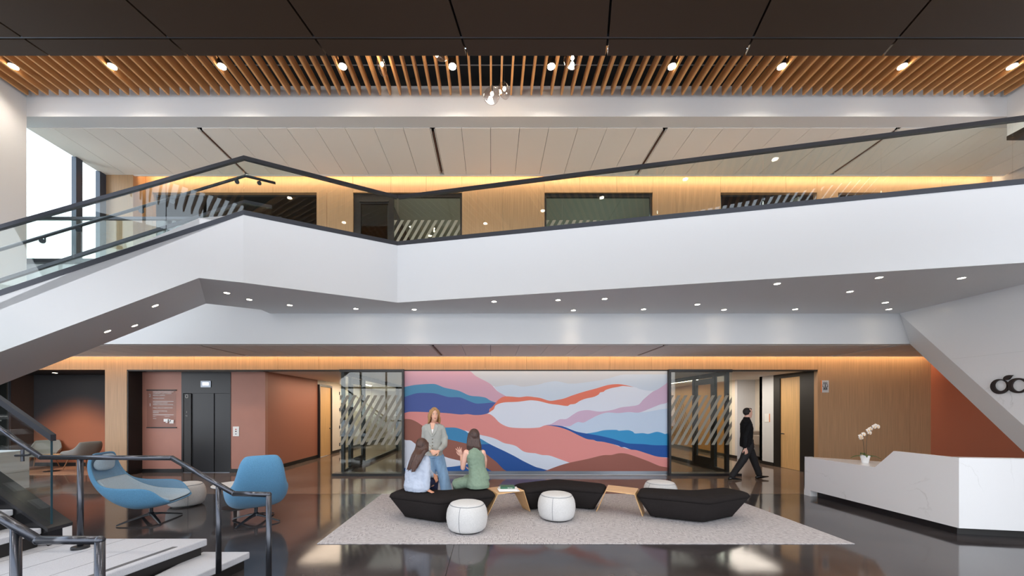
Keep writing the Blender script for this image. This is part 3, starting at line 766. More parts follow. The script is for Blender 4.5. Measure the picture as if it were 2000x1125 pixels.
bb = MB(); bb.box(CRX-.012, CRX, 11.5, 12.1, 0, .10); bb.box(CRX-.012, CRX, 13.2, 22, 0, .10); bb.box(CRX+.61, CRX+.62, 12.1, 13.2, 0, .10)
struct('baseboard_5', bb, M['dark'])
struct('wall_right_corridor', MB().box(CRX+.13, CRX+.16, 9.95, 11.6, 0, TOP), M['dark'])
d3 = struct('door_3', MB().box(CRX+.03, CRX+.08, 10.525, 11.245, .005, 2.62), M['wood_door'])
hd = MB(); hd.tube([(CRX+.03, 11.16, 1.0), (CRX-.03, 11.16, 1.0), (CRX-.03, 11.04, 1.0)], .011, 8); hd.build('door_handle', M['black'], d3, local=True)
# drinking fountain in the niche
df = thing('drinking_fountain', 'two-level grey stone drinking fountain in the white niche', 'drinking fountain', (CRX+.40, 12.65, 0))
GM = mat('fountain_stone', rgb(150, 138, 128), .35)
MB().box(CRX+.12, CRX+.60, 12.72, 13.17, .62, .98).build('basin', GM, df, bevel=.02)
MB().box(CRX+.12, CRX+.60, 12.15, 12.68, .55, .86).build('basin', GM, df, bevel=.02)
for yy, zz in ((12.95, .98), (12.42, .86)):
    MB().tube([(CRX+.35, yy, zz), (CRX+.35, yy, zz+.08), (CRX+.26, yy, zz+.10)], .012, 8).build('spout', mat('brass', rgb(220, 170, 90), .25, .9), df)
# signs
def wsign(lab, x0, x1, y0, y1, D):
    t = thing('restroom_sign', lab, 'sign', (XW((x0+x1)/2, D), D, ZW(y1, D)))
    MB().box(XW(x0, D), XW(x1, D), D-.012, D, ZW(y1, D), ZW(y0, D)).build('plate', mat('sign_plate', rgb(205, 205, 206), .45), t)
    MB().box(XW(x0, D)-.012, XW(x0, D), D-.012, D, ZW(y1, D), ZW(y0, D)).build('accent_edge', mat('orange_edge', rgb(236, 130, 40), .5), t)
    for cx in (x0+4.2, x0+8.4):
        v = P(cx, y0+5.2, D); m_ = MB()
        m_.tube([(v.x+.022*math.cos(a), D-.014, v.z+.022*math.sin(a)) for a in [k*math.pi/6 for k in range(13)]], .005, 6)
        pts = [(-.005, -.025), (-.035, -.05), (-.042, -.12), (-.022, -.11), (-.02, -.23), (0, -.23), (0, -.14), (.02, -.23), (.022, -.11), (.042, -.12), (.035, -.05), (.005, -.025)]
        m_.tube([(v.x+a*.9, D-.014, v.z+b*.78) for a, b in pts], .004, 6)
        m_.build('figure_outline', M['dark'], t)
wsign('grey restroom sign with two figure outlines on the wood wall', 1604.5, 1618, 743, 766.5, WD)
t = thing('wall_plaque', 'small pale room sign with orange edge on the white corridor wall', 'sign', (CRX, 11.8, 1.3))
MB().box(CRX-.012, CRX, 11.66, 11.86, ZW(824, 11.8), ZW(808, 11.8)).build('plate', SW, t)
MB().box(CRX-.013, CRX, 11.645, 11.66, ZW(824, 11.8), ZW(808, 11.8)).build('accent_edge', mat('orange_edge', rgb(236, 130, 40), .5), t)

# ---------------------------------------------------------------- left alcove
AX0, AX1, AD = -13.68, -9.98, 11.4
def ombre():
    m = bpy.data.materials.new('alcove_gradient'); m.use_nodes = True; t = m.node_tree; b = t.nodes['Principled BSDF']
    tc = t.nodes.new('ShaderNodeTexCoord'); sp = t.nodes.new('ShaderNodeSeparateXYZ'); t.links.new(tc.outputs['Object'], sp.inputs[0])
    # orange hill fading to charcoal: height = 1.75 - .16*(x-x0)^2 ; blurred boundary
    def math_(op, a, b_):
        n = t.nodes.new('ShaderNodeMath'); n.operation = op
        for k, v in enumerate((a, b_)):
            if isinstance(v, (int, float)): n.inputs[k].default_value = v
            elif v is not None: t.links.new(v, n.inputs[k])
        return n.outputs[0]
    dx = math_('SUBTRACT', sp.outputs[0], -12.25); q_ = math_('MULTIPLY', math_('MULTIPLY', dx, dx), -.32)
    hgt = math_('ADD', q_, 1.72); dz = math_('SUBTRACT', hgt, sp.outputs[2])
    mr = t.nodes.new('ShaderNodeMapRange'); mr.interpolation_type = 'SMOOTHSTEP'
    mr.inputs[1].default_value = -.5; mr.inputs[2].default_value = .5; t.links.new(dz, mr.inputs[0])
    mx = t.nodes.new('ShaderNodeMix'); mx.data_type = 'RGBA'; mx.inputs[6].default_value = rgb(56, 54, 56); mx.inputs[7].default_value = rgb(176, 108, 78)
    t.links.new(mr.outputs[0], mx.inputs[0]); t.links.new(mx.outputs[2], b.inputs['Base Color']); b.inputs['Roughness'].default_value = .7
    return m
struct('wall_alcove', MB().box(AX0, AX1, AD, AD+.1, 0, TOP), ombre())
struct('wall_alcove', MB().box(AX0-.1, AX0, 10.84, AD+.1, 0, TOP), mat('alcove_side', rgb(84, 66, 58), .7))
struct('wall_alcove', MB().box(AX1, LX-.02, 10.03, AD+.1, 0, TOP), M['dark'])
struct('ceiling_alcove', MB().box(AX0-2, AX1, 10.3, AD+.1, TOP, TOP+.05), M['dark'])
struct('baseboard_6', MB().box(AX0, AX1, AD-.012, AD, 0, .12), M['dark'])
struct('wall_alcove', MB().box(-16, AX0-.02, 10.86, 10.96, 0, TOP), M['dark'])
carp = MB().box(AX0, AX1-.02, 9.93, AD-.013, 0, .012).build('carpet', mat('alcove_carpet', rgb(176, 128, 98), .95, bump=(60, .5), noise=(14, .12, (1, 1, 1))), origin=(-11.8, 10.6, 0))
tag(carp, 'tan carpet filling the floor of the dark alcove at far left', 'carpet')
gd = thing('laboratory_entrance', 'dark glass laboratory door with lettering left of the alcove', 'door', (-14.4, 10.84, 0))
MB().box(-15.4, XW(19, 10.84), 10.82, 10.832, 0, TOP-.05).build('glass_panel', M['glass'], gd)
MB().box(XW(18.5, 10.84), XW(20.5, 10.84), 10.80, 10.85, 0, TOP).build('edge_rail', M['metal_base'], gd)
text_mesh('LABORATORY', .055, SG, 'lettering', gd, (XW(18, 10.84), 10.815, ZW(814.5, 10.84)), align='RIGHT')
text_mesh('180', .055, SG, 'lettering', gd, (XW(5, 10.84), 10.815, ZW(822.5, 10.84)), align='RIGHT')
def adl(x, y, z, r, lab, grp, name='downlight', power=0, tilt=None, es=26, col=(1.0, .86, .66), mt=None):
    t = thing(name, lab, 'ceiling light', (x, y, z), 0, grp)
    R = r+.008
    ring = MB(); ring.hoop([(r, -.004), (R, -.004), (R, .0), (r, .0)], 24); ring.build('trim_ring', mt or M['white'], t, local=True)
    ln_ = MB(); ln_.lathe([(.001, -.002), (r, -.002), (r, .002), (.001, .002)], 24)
    ln_.build('lens', mat('lens_glow', (1, .9, .75, 1), .5, emit=(*col, 1), es=es), t, local=True)
    if tilt is not None: t.rotation_euler = tilt
    if power:
        l = bpy.data.lights.new('downlight_beam', 'SPOT'); l.energy = power; l.color = (1, .80, .58); l.spot_size = math.radians(85); l.spot_blend = 1; l.shadow_soft_size = .05
        o = bpy.data.objects.new('downlight_beam', l); COL.objects.link(o); o.parent = t; o.location = (0, 0, -.02)
    return t
for x_, y_ in ((240, 728), (520-0, 0)):
    if y_: v = P(x_, 728, 10.4); 
adl(-12.3, 10.75, TOP, .055, 'small downlight in the dark alcove ceiling over the orange wall', None, power=55)
adl(-10.7, 10.75, TOP, .055, 'small downlight in the dark alcove ceiling near the wood column', None, power=35)

# soffit downlights
gp = 'small round downlights in the grey soffit under the walkway'
k = 0
for x_, y_ in ((443, 572), (487, 585), (566, 596), (695, 603), (809, 604.5), (965, 589), (1090, 586), (1120, 606), (1181, 583.5), (1257, 604), (1362, 594.5), (1414, 605),
               (1518, 554), (1553, 604), (1660, 569.5), (1717, 542), (1729, 591), (1736, 604), (1878, 543)):
    v = FL(x_, y_, ZB)
    adl(v.x, v.y, ZB, .043, 'small round downlight glowing in the grey soffit under the walkway', gp, power=10)
# stair soffit ones
nrm = (S(2, 0, ZB-SL*(2-.57))-S(1, 0, ZB-SL*(1-.57))).cross(S(2, 1.634, ZB-SL*(2-.911))-S(2, 0, ZB-SL*(2-.57))).normalized()
if nrm.z < 0: nrm = -nrm
p0 = S(2, 0, ZB-SL*(2-.57))
for x_, y_ in ((303, 597), (263, 636), (210, 647)):
    d_ = Vector(((x_-CX)/F, 1, -(y_-CY)/F)); o_ = Vector((0, 0, EYE)); tt = (p0-o_).dot(nrm)/d_.dot(nrm); v = o_+d_*tt
    t = adl(v.x, v.y, v.z, .043, 'small round downlight on the sloping underside of the stair', 'downlights on the sloping stair underside', power=10)
    t.rotation_mode = 'QUATERNION'; t.rotation_quaternion = Vector((0, 0, 1)).rotation_difference(nrm)
# spot lights between the baffles: the seen row and a second row nearer the facade
for row, ylist in ((0, None), (1, 4.3), (2, 1.2)):
  for x_ in (36, 223, 437, 670, 884, 1077, 1313, 1527, 1760, 1972):
    z_ = 7.985; D_ = F*(z_-EYE)/(CY-130.5); X_ = XW(x_, D_)
    if row: D_ = ylist
    X_ = -.213+.2012*(round((X_+.213)/.2012-.5)+.5)
    t = thing('baffle_spotlight', 'bright round spotlight set between the wooden ceiling baffles', 'ceiling light', (X_, D_, z_), 0, 'spotlights between the wood baffles')
    MB().hoop([(.066, .012), (.070, .012), (.070, .12), (.066, .12)], 20).build('housing', M['dark'], t, local=True)
    MB().lathe([(.001, -.008), (.066, -.004), (.066, .02), (.001, .02)], 20).build('lens', mat('lens_glow', (1, .9, .75, 1)), t, local=True)
    l = bpy.data.lights.new('spot_beam', 'SPOT'); l.energy = 65 if not row else 110; l.color = (1, .88, .74); l.spot_size = math.radians(95 if row else 150); l.spot_blend = .8; l.shadow_soft_size = .07
    o = bpy.data.objects.new('spot_beam', l); COL.objects.link(o); o.parent = t; o.location = (0, 0, -.04)

# ---------------------------------------------------------------- MURAL
mu = thing('wall_mural', 'wide wall mural of layered pink, coral, blue and brown waves', 'mural', ((MX0+MX1)/2, WD, 0))
def A_(x, y): return (785+x/5.233, 715+y/5.233)
def B_(x, y): return (1045+x/5.233, 715+y/5.233)
def smooth(pts, n=5):
    out = []; N = len(pts)
    for i in range(N):
        p0, p1, p2, p3 = [pts[(i+k-1) % N] for k in range(4)]
        d1 = (p2[0]-p1[0], p2[1]-p1[1]); L1 = math.hypot(*d1)
        def ang(a, b, c):
            u = (b[0]-a[0], b[1]-a[1]); v = (c[0]-b[0], c[1]-b[1]); lu, lv = math.hypot(*u), math.hypot(*v)
            return (u[0]*v[0]+u[1]*v[1])/(lu*lv+1e-9)
        # sharp corners stay sharp
        m1 = ((p2[0]-p0[0])*.5, (p2[1]-p0[1])*.5) if ang(p0, p1, p2) > .2 else d1
        m2 = ((p3[0]-p1[0])*.5, (p3[1]-p1[1])*.5) if ang(p1, p2, p3) > .2 else d1
        for mm in (0, 1):
            m_ = (m1, m2)[mm]; l_ = math.hypot(*m_)
            if l_ > L1*1.2:
                m_ = (m_[0]*L1*1.2/l_, m_[1]*L1*1.2/l_)
                if mm: m2 = m_
                else: m1 = m_
        for k in range(n):
            t = k/n; h00 = 2*t**3-3*t**2+1; h10 = t**3-2*t**2+t; h01 = -2*t**3+3*t**2; h11 = t**3-t**2
            out.append((h00*p1[0]+h10*m1[0]+h01*p2[0]+h11*m2[0], h00*p1[1]+h10*m1[1]+h01*p2[1]+h11*m2[1]))
    return out
z0m, z1m = .105, TOP-.035
lay = [0]
def shape(col, apts, nm):
    d_ = WD-.0005*(lay[0]+1)+.005; lay[0] += 1
    pts = []
    for x, y in smooth(apts):
        X_ = min(max(XW(x, WD), MX0), MX1); Z_ = min(max(ZW(y, WD), z0m), z1m)
        if not pts or abs(pts[-1][0]-X_)+abs(pts[-1][2]-Z_) > 1e-4: pts.append((X_, d_, Z_))
    m_ = mat('mural_'+nm, rgb(*col), .62)
    MB().poly(pts).build('painted_shape', m_, mu)
LB, RB = 37, 1345
shape((222, 229, 242), [A_(20, 30), B_(1360, 30), B_(1360, 1090), A_(20, 1090)], 'pale')
shape((200, 206, 214), [A_(600, 20), B_(1360, 20), B_(1360, 85), B_(1000, 85), B_(880, 90), B_(740, 130), B_(600, 155), B_(370, 180), B_(220, 155), B_(100, 170), A_(1413, 185), A_(1240, 210), A_(1120, 190), A_(960, 215)], 'greyblue')
shape((202, 216, 232), [A_(940, 215), A_(1120, 190), A_(1240, 210), A_(1413, 185), B_(100, 170), B_(220, 155), B_(370, 180), B_(600, 155), B_(740, 130), B_(880, 90), B_(1000, 85), B_(1360, 85), B_(1360, 180), B_(1220, 250), B_(1090, 240), B_(1010, 213), B_(830, 200), B_(500, 275), B_(150, 370), A_(1413, 340), A_(1200, 335), A_(1060, 320)], 'lightblue')
shape((198, 216, 238), [B_(1060, 475), B_(1160, 465), B_(1300, 440), B_(1360, 435), B_(1360, 700), B_(1000, 690), B_(830, 655), B_(530, 690), B_(300, 620), B_(440, 572), B_(495, 577), B_(560, 545), B_(740, 475)], 'lightblue2')
shape((208, 166, 186), [A_(20, 30), A_(670, 42), A_(760, 105), A_(900, 180), A_(975, 255), A_(1065, 308), A_(1010, 340), A_(960, 378), A_(860, 350), A_(300, 260), A_(20, 240)], 'mauve')
shape((208, 180, 206), [B_(110, 603), B_(170, 590), B_(250, 545), B_(320, 540), B_(390, 495), B_(450, 462), B_(540, 450), B_(660, 465), B_(790, 448), B_(880, 422), B_(1050, 398), B_(1110, 340), B_(1200, 265), B_(1260, 235), B_(1362, 165), B_(1362, 355), B_(1270, 395), B_(1160, 440), B_(1060, 475), B_(960, 470), B_(850, 480), B_(740, 475), B_(650, 500), B_(560, 545), B_(495, 577), B_(440, 572), B_(390, 595), B_(350, 616), B_(250, 613)], 'lilac')
shape((228, 122, 98), [A_(885, 480), A_(905, 425), A_(950, 385), A_(985, 345), A_(1040, 312), A_(1120, 312), A_(1200, 318), A_(1280, 310), B_(0, 318), B_(60, 328), B_(150, 355), B_(230, 345), B_(300, 330), B_(380, 300), B_(500, 262), B_(620, 230), B_(740, 195), B_(830, 185), B_(900, 190), B_(1012, 214), B_(900, 203), B_(850, 212), B_(780, 225), B_(720, 245), B_(700, 262), B_(665, 270), B_(650, 290), B_(600, 315), B_(520, 332), B_(460, 355), B_(410, 385), B_(360, 392), B_(330, 408), B_(230, 395), B_(150, 385), B_(60, 362), B_(0, 352), A_(1300, 350), A_(1180, 365), A_(1040, 372), A_(960, 400), A_(940, 440), A_(905, 465)], 'orange')
shape((226, 146, 142), [A_(20, 490), A_(80, 467), A_(250, 468), A_(450, 478), A_(600, 494), A_(680, 488), A_(760, 500), A_(880, 487), A_(940, 520), A_(1000, 580), A_(1080, 620), A_(1170, 632), A_(1300, 634), A_(1400, 628), B_(60, 622), B_(110, 605), B_(200, 612), B_(270, 630), B_(350, 660), B_(450, 710), B_(530, 745), B_(600, 755), B_(630, 770), B_(700, 775), B_(800, 800), B_(880, 828), B_(980, 853), B_(1040, 860), B_(1150, 895), B_(1250, 925), B_(1362, 938), B_(1362, 1095), A_(20, 1095)], 'coral')
shape((48, 150, 206), [B_(520, 690), B_(620, 675), B_(710, 655), B_(830, 652), B_(860, 660), B_(950, 655), B_(1000, 670), B_(1020, 688), B_(1100, 685), B_(1160, 692), B_(1240, 672), B_(1290, 680), B_(1330, 694), B_(1362, 685), B_(1362, 830), B_(1180, 820), B_(950, 805), B_(800, 760), B_(600, 710)], 'azure')
shape((10, 80, 160), [B_(105, 603), B_(200, 605), B_(290, 618), B_(420, 668), B_(530, 690), B_(660, 712), B_(790, 742), B_(880, 770), B_(950, 790), B_(1110, 798), B_(1210, 808), B_(1362, 810), B_(1362, 934), B_(1250, 925), B_(1150, 895), B_(1040, 860), B_(980, 853), B_(920, 830), B_(880, 828), B_(850, 812), B_(700, 775), B_(630, 768), B_(600, 755), B_(530, 745), B_(450, 710), B_(350, 660), B_(260, 628), B_(180, 612)], 'deepblue')
shape((72, 92, 160), [A_(20, 316), A_(150, 270), A_(270, 268), A_(350, 275), A_(470, 308), A_(560, 312), A_(610, 320), A_(740, 372), A_(800, 378), A_(930, 368), A_(962, 372), A_(920, 420), A_(895, 440), A_(885, 478), A_(820, 497), A_(740, 500), A_(670, 490), A_(600, 495), A_(450, 480), A_(250, 470), A_(80, 467), A_(20, 482)], 'indigo')
shape((78, 144, 184), [A_(20, 215), A_(140, 192), A_(310, 182), A_(360, 190), A_(440, 222), A_(580, 252), A_(690, 300), A_(800, 312), A_(860, 325), A_(900, 350), A_(962, 375), A_(930, 372), A_(800, 383), A_(740, 378), A_(610, 325), A_(560, 318), A_(470, 315), A_(350, 282), A_(270, 275), A_(150, 278), A_(20, 318)], 'teal')
shape((222, 229, 242), [A_(20, 740), A_(90, 755), A_(140, 790), A_(250, 845), A_(450, 925), A_(540, 950), A_(620, 968), A_(760, 1000), A_(760, 1040), A_(20, 1095)], 'pale')
shape((24, 90, 164), [A_(20, 1042), A_(330, 1040), A_(470, 1032), A_(560, 1022), A_(640, 1010), A_(750, 990), A_(860, 1030), A_(940, 1095), A_(20, 1095)], 'blue')
shape((150, 94, 80), [A_(20, 540), A_(90, 545), A_(150, 570), A_(210, 610), A_(300, 670), A_(440, 725), A_(560, 745), A_(680, 770), A_(870, 890), A_(980, 975), A_(1115, 1095), A_(955, 1095), A_(860, 1040), A_(700, 1000), A_(600, 968), A_(540, 955), A_(450, 930), A_(250, 850), A_(140, 795), A_(90, 760), A_(20, 742)], 'brown')
shape((58, 138, 188), [A_(255, 636), A_(340, 632), A_(430, 629), A_(470, 628), A_(560, 632), A_(670, 672), A_(800, 730), A_(930, 800), A_(930, 815), A_(830, 822), A_(680, 796), A_(560, 768), A_(430, 735), A_(330, 680)], 'midteal')
shape((18, 80, 156), [A_(760, 800), A_(870, 798), A_(910, 800), A_(1050, 860), A_(1150, 905), A_(1240, 955), A_(1400, 1025), B_(60, 1035), B_(150, 1062), B_(60, 1095), A_(1110, 1095), A_(960, 975), A_(870, 905)], 'blue2')
shape((216, 226, 242), [A_(640, 655), A_(790, 700), A_(880, 720), A_(960, 745), A_(1040, 785), A_(1110, 800), A_(1170, 820), A_(1250, 875), A_(1350, 890), B_(0, 890), B_(70, 908), B_(150, 915), B_(250, 950), B_(355, 988), B_(300, 1030), B_(200, 1075), B_(125, 1063), B_(60, 1045), B_(0, 1028), A_(1240, 970), A_(1150, 920), A_(1050, 870), A_(910, 803), A_(800, 740), A_(680, 685)], 'pale2')
shape((152, 92, 80), [B_(40, 1095), B_(125, 1063), B_(240, 1020), B_(350, 988), B_(540, 948), B_(690, 912), B_(780, 908), B_(850, 892), B_(920, 893), B_(1000, 915), B_(1150, 970), B_(1270, 1020), B_(1362, 1042), B_(1362, 1095)], 'brown2')
# ================================================================ RUG
def rug_mat():
    m = bpy.data.materials.new('grey_rug'); m.use_nodes = True; t = m.node_tree; b = t.nodes['Principled BSDF']
    tc = t.nodes.new('ShaderNodeTexCoord')
    def wave(rot, sc_):
        mp = t.nodes.new('ShaderNodeMapping'); mp.inputs['Scale'].default_value = (8, 80, 1) if rot < 1 else (80, 8, 1)
        t.links.new(tc.outputs['Object'], mp.inputs[0]); n = t.nodes.new('ShaderNodeTexNoise'); n.inputs['Scale'].default_value = sc_; n.inputs['Detail'].default_value = 2
        t.links.new(mp.outputs[0], n.inputs['Vector']); return n.outputs[0]
    a = wave(math.radians(8), 1.6); c = wave(math.radians(98), 1.6)
    v = t.nodes.new('ShaderNodeTexVoronoi'); v.distance = 'CHEBYCHEV'; v.inputs['Scale'].default_value = 6.5
    t.links.new(tc.outputs['Object'], v.inputs['Vector'])
    sep = t.nodes.new('ShaderNodeSeparateColor'); t.links.new(v.outputs['Color'], sep.inputs[0])
    gt = t.nodes.new('ShaderNodeMath'); gt.operation = 'GREATER_THAN'; gt.inputs[1].default_value = .5; t.links.new(sep.outputs[0], gt.inputs[0])
    mx = t.nodes.new('ShaderNodeMix'); t.links.new(gt.outputs[0], mx.inputs[0]); t.links.new(a, mx.inputs[2]); t.links.new(c, mx.inputs[3])
    r = t.nodes.new('ShaderNodeValToRGB'); r.color_ramp.elements[0].position = .32; r.color_ramp.elements[1].position = .56
    r.color_ramp.elements[0].color = rgb(134, 130, 132); r.color_ramp.elements[1].color = rgb(188, 185, 187)
    t.links.new(mx.outputs[0], r.inputs[0]); t.links.new(r.outputs[0], b.inputs['Base Color']); b.inputs['Roughness'].default_value = .95
    b.inputs['Specular IOR Level'].default_value = .1
    bp = t.nodes.new('ShaderNodeBump'); bp.inputs['Strength'].default_value = .35; bp.inputs['Distance'].default_value = .006
    t.links.new(mx.outputs[0], bp.inputs['Height']); t.links.new(bp.outputs[0], b.inputs['Normal'])
    return m
o = MB().box(-2.205, 4.59, 4.815, 7.67, 0.0, .008).build('rug', rug_mat(), origin=(1.2, 6.2, 0), bevel=.003)
tag(o, 'large pale grey woven rug under the black benches and poufs', 'rug')
RZ = .008
def fabric(name, col, sc_=260, amt=.28, bs=.35):
    return mat(name, col, .92, 0, .15, noise=(sc_, amt, (1, 1, 1)), bump=(sc_*.8, bs), sheen=.15)
M['felt_w'] = fabric('pale_felt', rgb(198, 198, 198), 120, .10)
M['felt_b'] = mat('black_felt', rgb(37, 34, 34), .95, 0, .08, noise=(160, .35, (1, 1, 1)), bump=(130, .35))
M['blue'] = fabric('blue_felt', rgb(88, 138, 174), 150, .16)
M['bluegrey'] = fabric('bluegrey_felt', rgb(158, 176, 190), 150, .14)
M['blueinner'] = fabric('blue_inner_felt', rgb(112, 144, 170), 150, .12)
M['walnut'] = wood_mat('walnut_leg', rgb(150, 104, 70))
M['grey_f'] = fabric('grey_felt', rgb(150, 148, 142), 150, .14)
M['seam'] = mat('seam_thread', rgb(120, 124, 130), .9)

# ---------------------------------------------------------------- benches
def rnd(pts, r=.07, n=4):
    """round the corners of a plan polygon"""
    out = []; N = len(pts)
    for i in range(N):
        p, a, b = Vector(pts[i]), Vector(pts[i-1]), Vector(pts[(i+1) % N])
        u = (a-p).normalized(); v = (b-p).normalized()
        q0 = p+u*r; q1 = p+v*r
        for k in range(n+1):
            t = k/n; out.append((q0*(1-t)**2+p*2*t*(1-t)+q1*t*t))
    return out
def inset(pts, d):
    out = []; N = len(pts); ar = sum(pts[i][0]*pts[(i+1) % N][1]-pts[(i+1) % N][0]*pts[i][1] for i in range(N)); sg = 1 if ar > 0 else -1
    for i in range(N):
        p, a, b = Vector(pts[i]), Vector(pts[i-1]), Vector(pts[(i+1) % N])
        u = (p-a).normalized(); v = (b-p).normalized(); n1 = Vector((-u.y, u.x))*sg; n2 = Vector((-v.y, v.x))*sg
        m_ = (n1+n2); m_ = m_/max(.3, m_.dot(n1)); out.append(p+m_*d)
    return out
BH = .425
def bench(lab, pts):
    c = sum((Vector(p) for p in pts), Vector((0, 0)))/len(pts)
    t = thing('lounge_bench', lab, 'bench', (c.x, c.y, RZ))
    def ring(d, z, r): return [Vector((q.x, q.y, z)) for q in rnd(inset(pts, d), r)]
    body = [ring(.175, .03, .07), ring(.165, .05, .08), ring(.01, .335, .08)]
    MB().rings(body).build('base', M['felt_b'], t, smooth=True)
    top_ = [ring(.012, .335, .08), ring(-.002, .35, .08), ring(.002, .375, .08), ring(.02, .405, .085), ring(.055, .422, .09), ring(.10, BH+.003, .09)]
    MB().rings(top_).build('cushion', M['felt_b'], t, smooth=True)
    ft = ring(.26, 0, .02)
    for i in range(2, len(ft), 10): MB().cyl(ft[i], .022, RZ, .035, 12).build('foot', M['dark'], t)
    return t
PA = [(-1.60, 5.88), (-.75, 5.46), (.075, 5.92), (-.10, 6.36), (-.78, 6.10), (-1.44, 6.34)]
PB = [(.36, 6.60), (.55, 6.17), (1.15, 6.42), (1.82, 6.17), (2.00, 6.62), (1.20, 7.10)]
PC = [(2.24, 5.90), (3.13, 5.46), (4.03, 5.90), (3.86, 6.34), (3.20, 6.10), (2.46, 6.33)]
bench('black angled bench with the two seated women on it', PA)
bench('black angled bench in the middle, bending away behind a white pouf', PB)
bench('empty black angled bench nearest the reception desk', PC)
def btable(lab, fl, fr, br, bl, legL, legR):
    """bent-ply table bridging two benches; legs are sloped panels"""
    c = (Vector(fl)+Vector(fr)+Vector(br)+Vector(bl))/4
    t = thing('bridge_table', lab, 'side table', (c.x, c.y, RZ))
    z = .395; th = .016
    MB().prism([(p[0], p[1], z-th) for p in (fl, fr, br, bl)], (0, 0, th)).build('tabletop', M['ply'], t, bevel=.004)
    for (a, b), (la, lb) in (((fl, bl), legL), ((fr, br), legR)):
        d = Vector((b[0]-a[0], b[1]-a[1])).normalized(); n = Vector((d.y, -d.x))*.014
        if (Vector((c.x, c.y))-Vector(a)).dot(n) < 0: n = -n
        MB().loft2([(a[0], a[1], z-.004), (b[0], b[1], z-.004), (b[0]+n.x, b[1]+n.y, z-.004), (a[0]+n.x, a[1]+n.y, z-.004)],
                   [(la[0], la[1], RZ), (lb[0], lb[1], RZ), (lb[0]+n.x, lb[1]+n.y, RZ), (la[0]+n.x, la[1]+n.y, RZ)]).build('leg', M['ply'], t, bevel=.004)
g_ = .022
def off(p, dx, dy=0): return (p[0]+dx, p[1]+dy)
btable('pale wood table carrying books between two black benches', off(PA[2], g_), off(PB[1], -g_), off(PB[0], -g_), off(PA[3], g_),
       ((-.075, 6.05), (-.19, 6.31)), ((.65, 6.33), (.545, 6.56)))
btable('empty pale wood table between the middle and the right black bench', off(PB[3], g_), off(PC[0], -g_), off(PC[5], -g_), off(PB[4], g_),
       ((1.73, 6.33), (1.84, 6.58)), ((2.395, 6.03), (2.52, 6.27)))

# ---------------------------------------------------------------- poufs
def pouf(x, y, lab, rot=0.0, z=RZ, s=1.0):
    t = thing('pouf', lab, 'pouf', (x, y, z), rot, 'round felt poufs')
    pr = [(.001, .018), (.20, .018), (.235, .022), (.262, .05), (.280, .11), (.290, .18), (.287, .24), (.275, .30), (.255, .345), (.238, .370)]
    MB().lathe([(r*s, h*s) for r, h in pr], 48).build('body', M['felt_w'], t, smooth=True, local=True)
    tp = [(.238, .370), (.225, .383), (.19, .395), (.12, .403), (.001, .406)]
    MB().lathe([(r*s, h*s) for r, h in tp], 48).build('top', M['felt_w'], t, smooth=True, local=True)
    MB().tube([(.239*s*math.cos(a), .239*s*math.sin(a), .371*s) for a in [k*math.pi/24 for k in range(49)]], .0028, 6).build('top_seam', M['seam'], t, local=True)
    for k in range(3):
        a = -math.pi/2+k*2*math.pi/3
        MB().tube([((r+.0015)*s*math.cos(a), (r+.0015)*s*math.sin(a), h*s) for r, h in pr[2:]], .0028, 6).build('side_seam', M['seam'], t, local=True)
    MB().cyl((0, 0, 0), .21*s, 0, .02, 32).build('base_ring', M['dark'], t, local=True)
    return t
pouf(-.345, 5.36, 'white felt pouf in front of the seated women, nearest the camera', -.32)
pouf(1.01, 5.93, 'white felt pouf standing before the middle black bench', -.38)
pouf(3.055, 6.90, 'white felt pouf half hidden behind the empty right bench', .9)
pouf(-5.44, 6.80, 'pale felt pouf beside the blue swivel chair seen from the side', .75, 0)

# ---------------------------------------------------------------- books on the table
def book(name, lab, cx, cy, z, w_, d, h, rz, cover, cat='magazine', group=None):
    t = thing(name, lab, cat, (cx, cy, z), rz, group)
    MB().box(-w_/2+.003, w_/2-.002, -d/2+.003, d/2-.003, .002, h-.002).build('pages', mat('paper', rgb(232, 230, 226), .8), t, local=True)
    m = MB(); m.box(-w_/2, w_/2, -d/2, d/2, 0, .002); m.box(-w_/2, w_/2, -d/2, d/2, h-.002, h); m.box(-w_/2, w_/2, -d/2, -d/2+.002, .002, h-.002)
    m.build('cover', cover, t, local=True); return t
tz = RZ+.395
book('magazine', 'white magazine, lowest of the stack on the wood table', .27, 6.16, tz, .33, .25, .011, .10, mat('white_cover', rgb(228, 230, 234), .4))
book('magazine', 'white magazine in the middle of the stack on the wood table', .26, 6.19, tz+.0115, .30, .24, .013, -.05, mat('white_cover2', rgb(236, 236, 238), .4))
gb = book('book', 'dark green hardback book on top of the magazine stack', .255, 6.21, tz+.025, .23, .17, .032, .06, mat('green_cover', rgb(38, 92, 66), .5), 'book')
m_ = text_mesh('Bachman', .022, SW, 'spine_title', None, (.0, -.087, .008), ext=.0005); m_.parent = gb

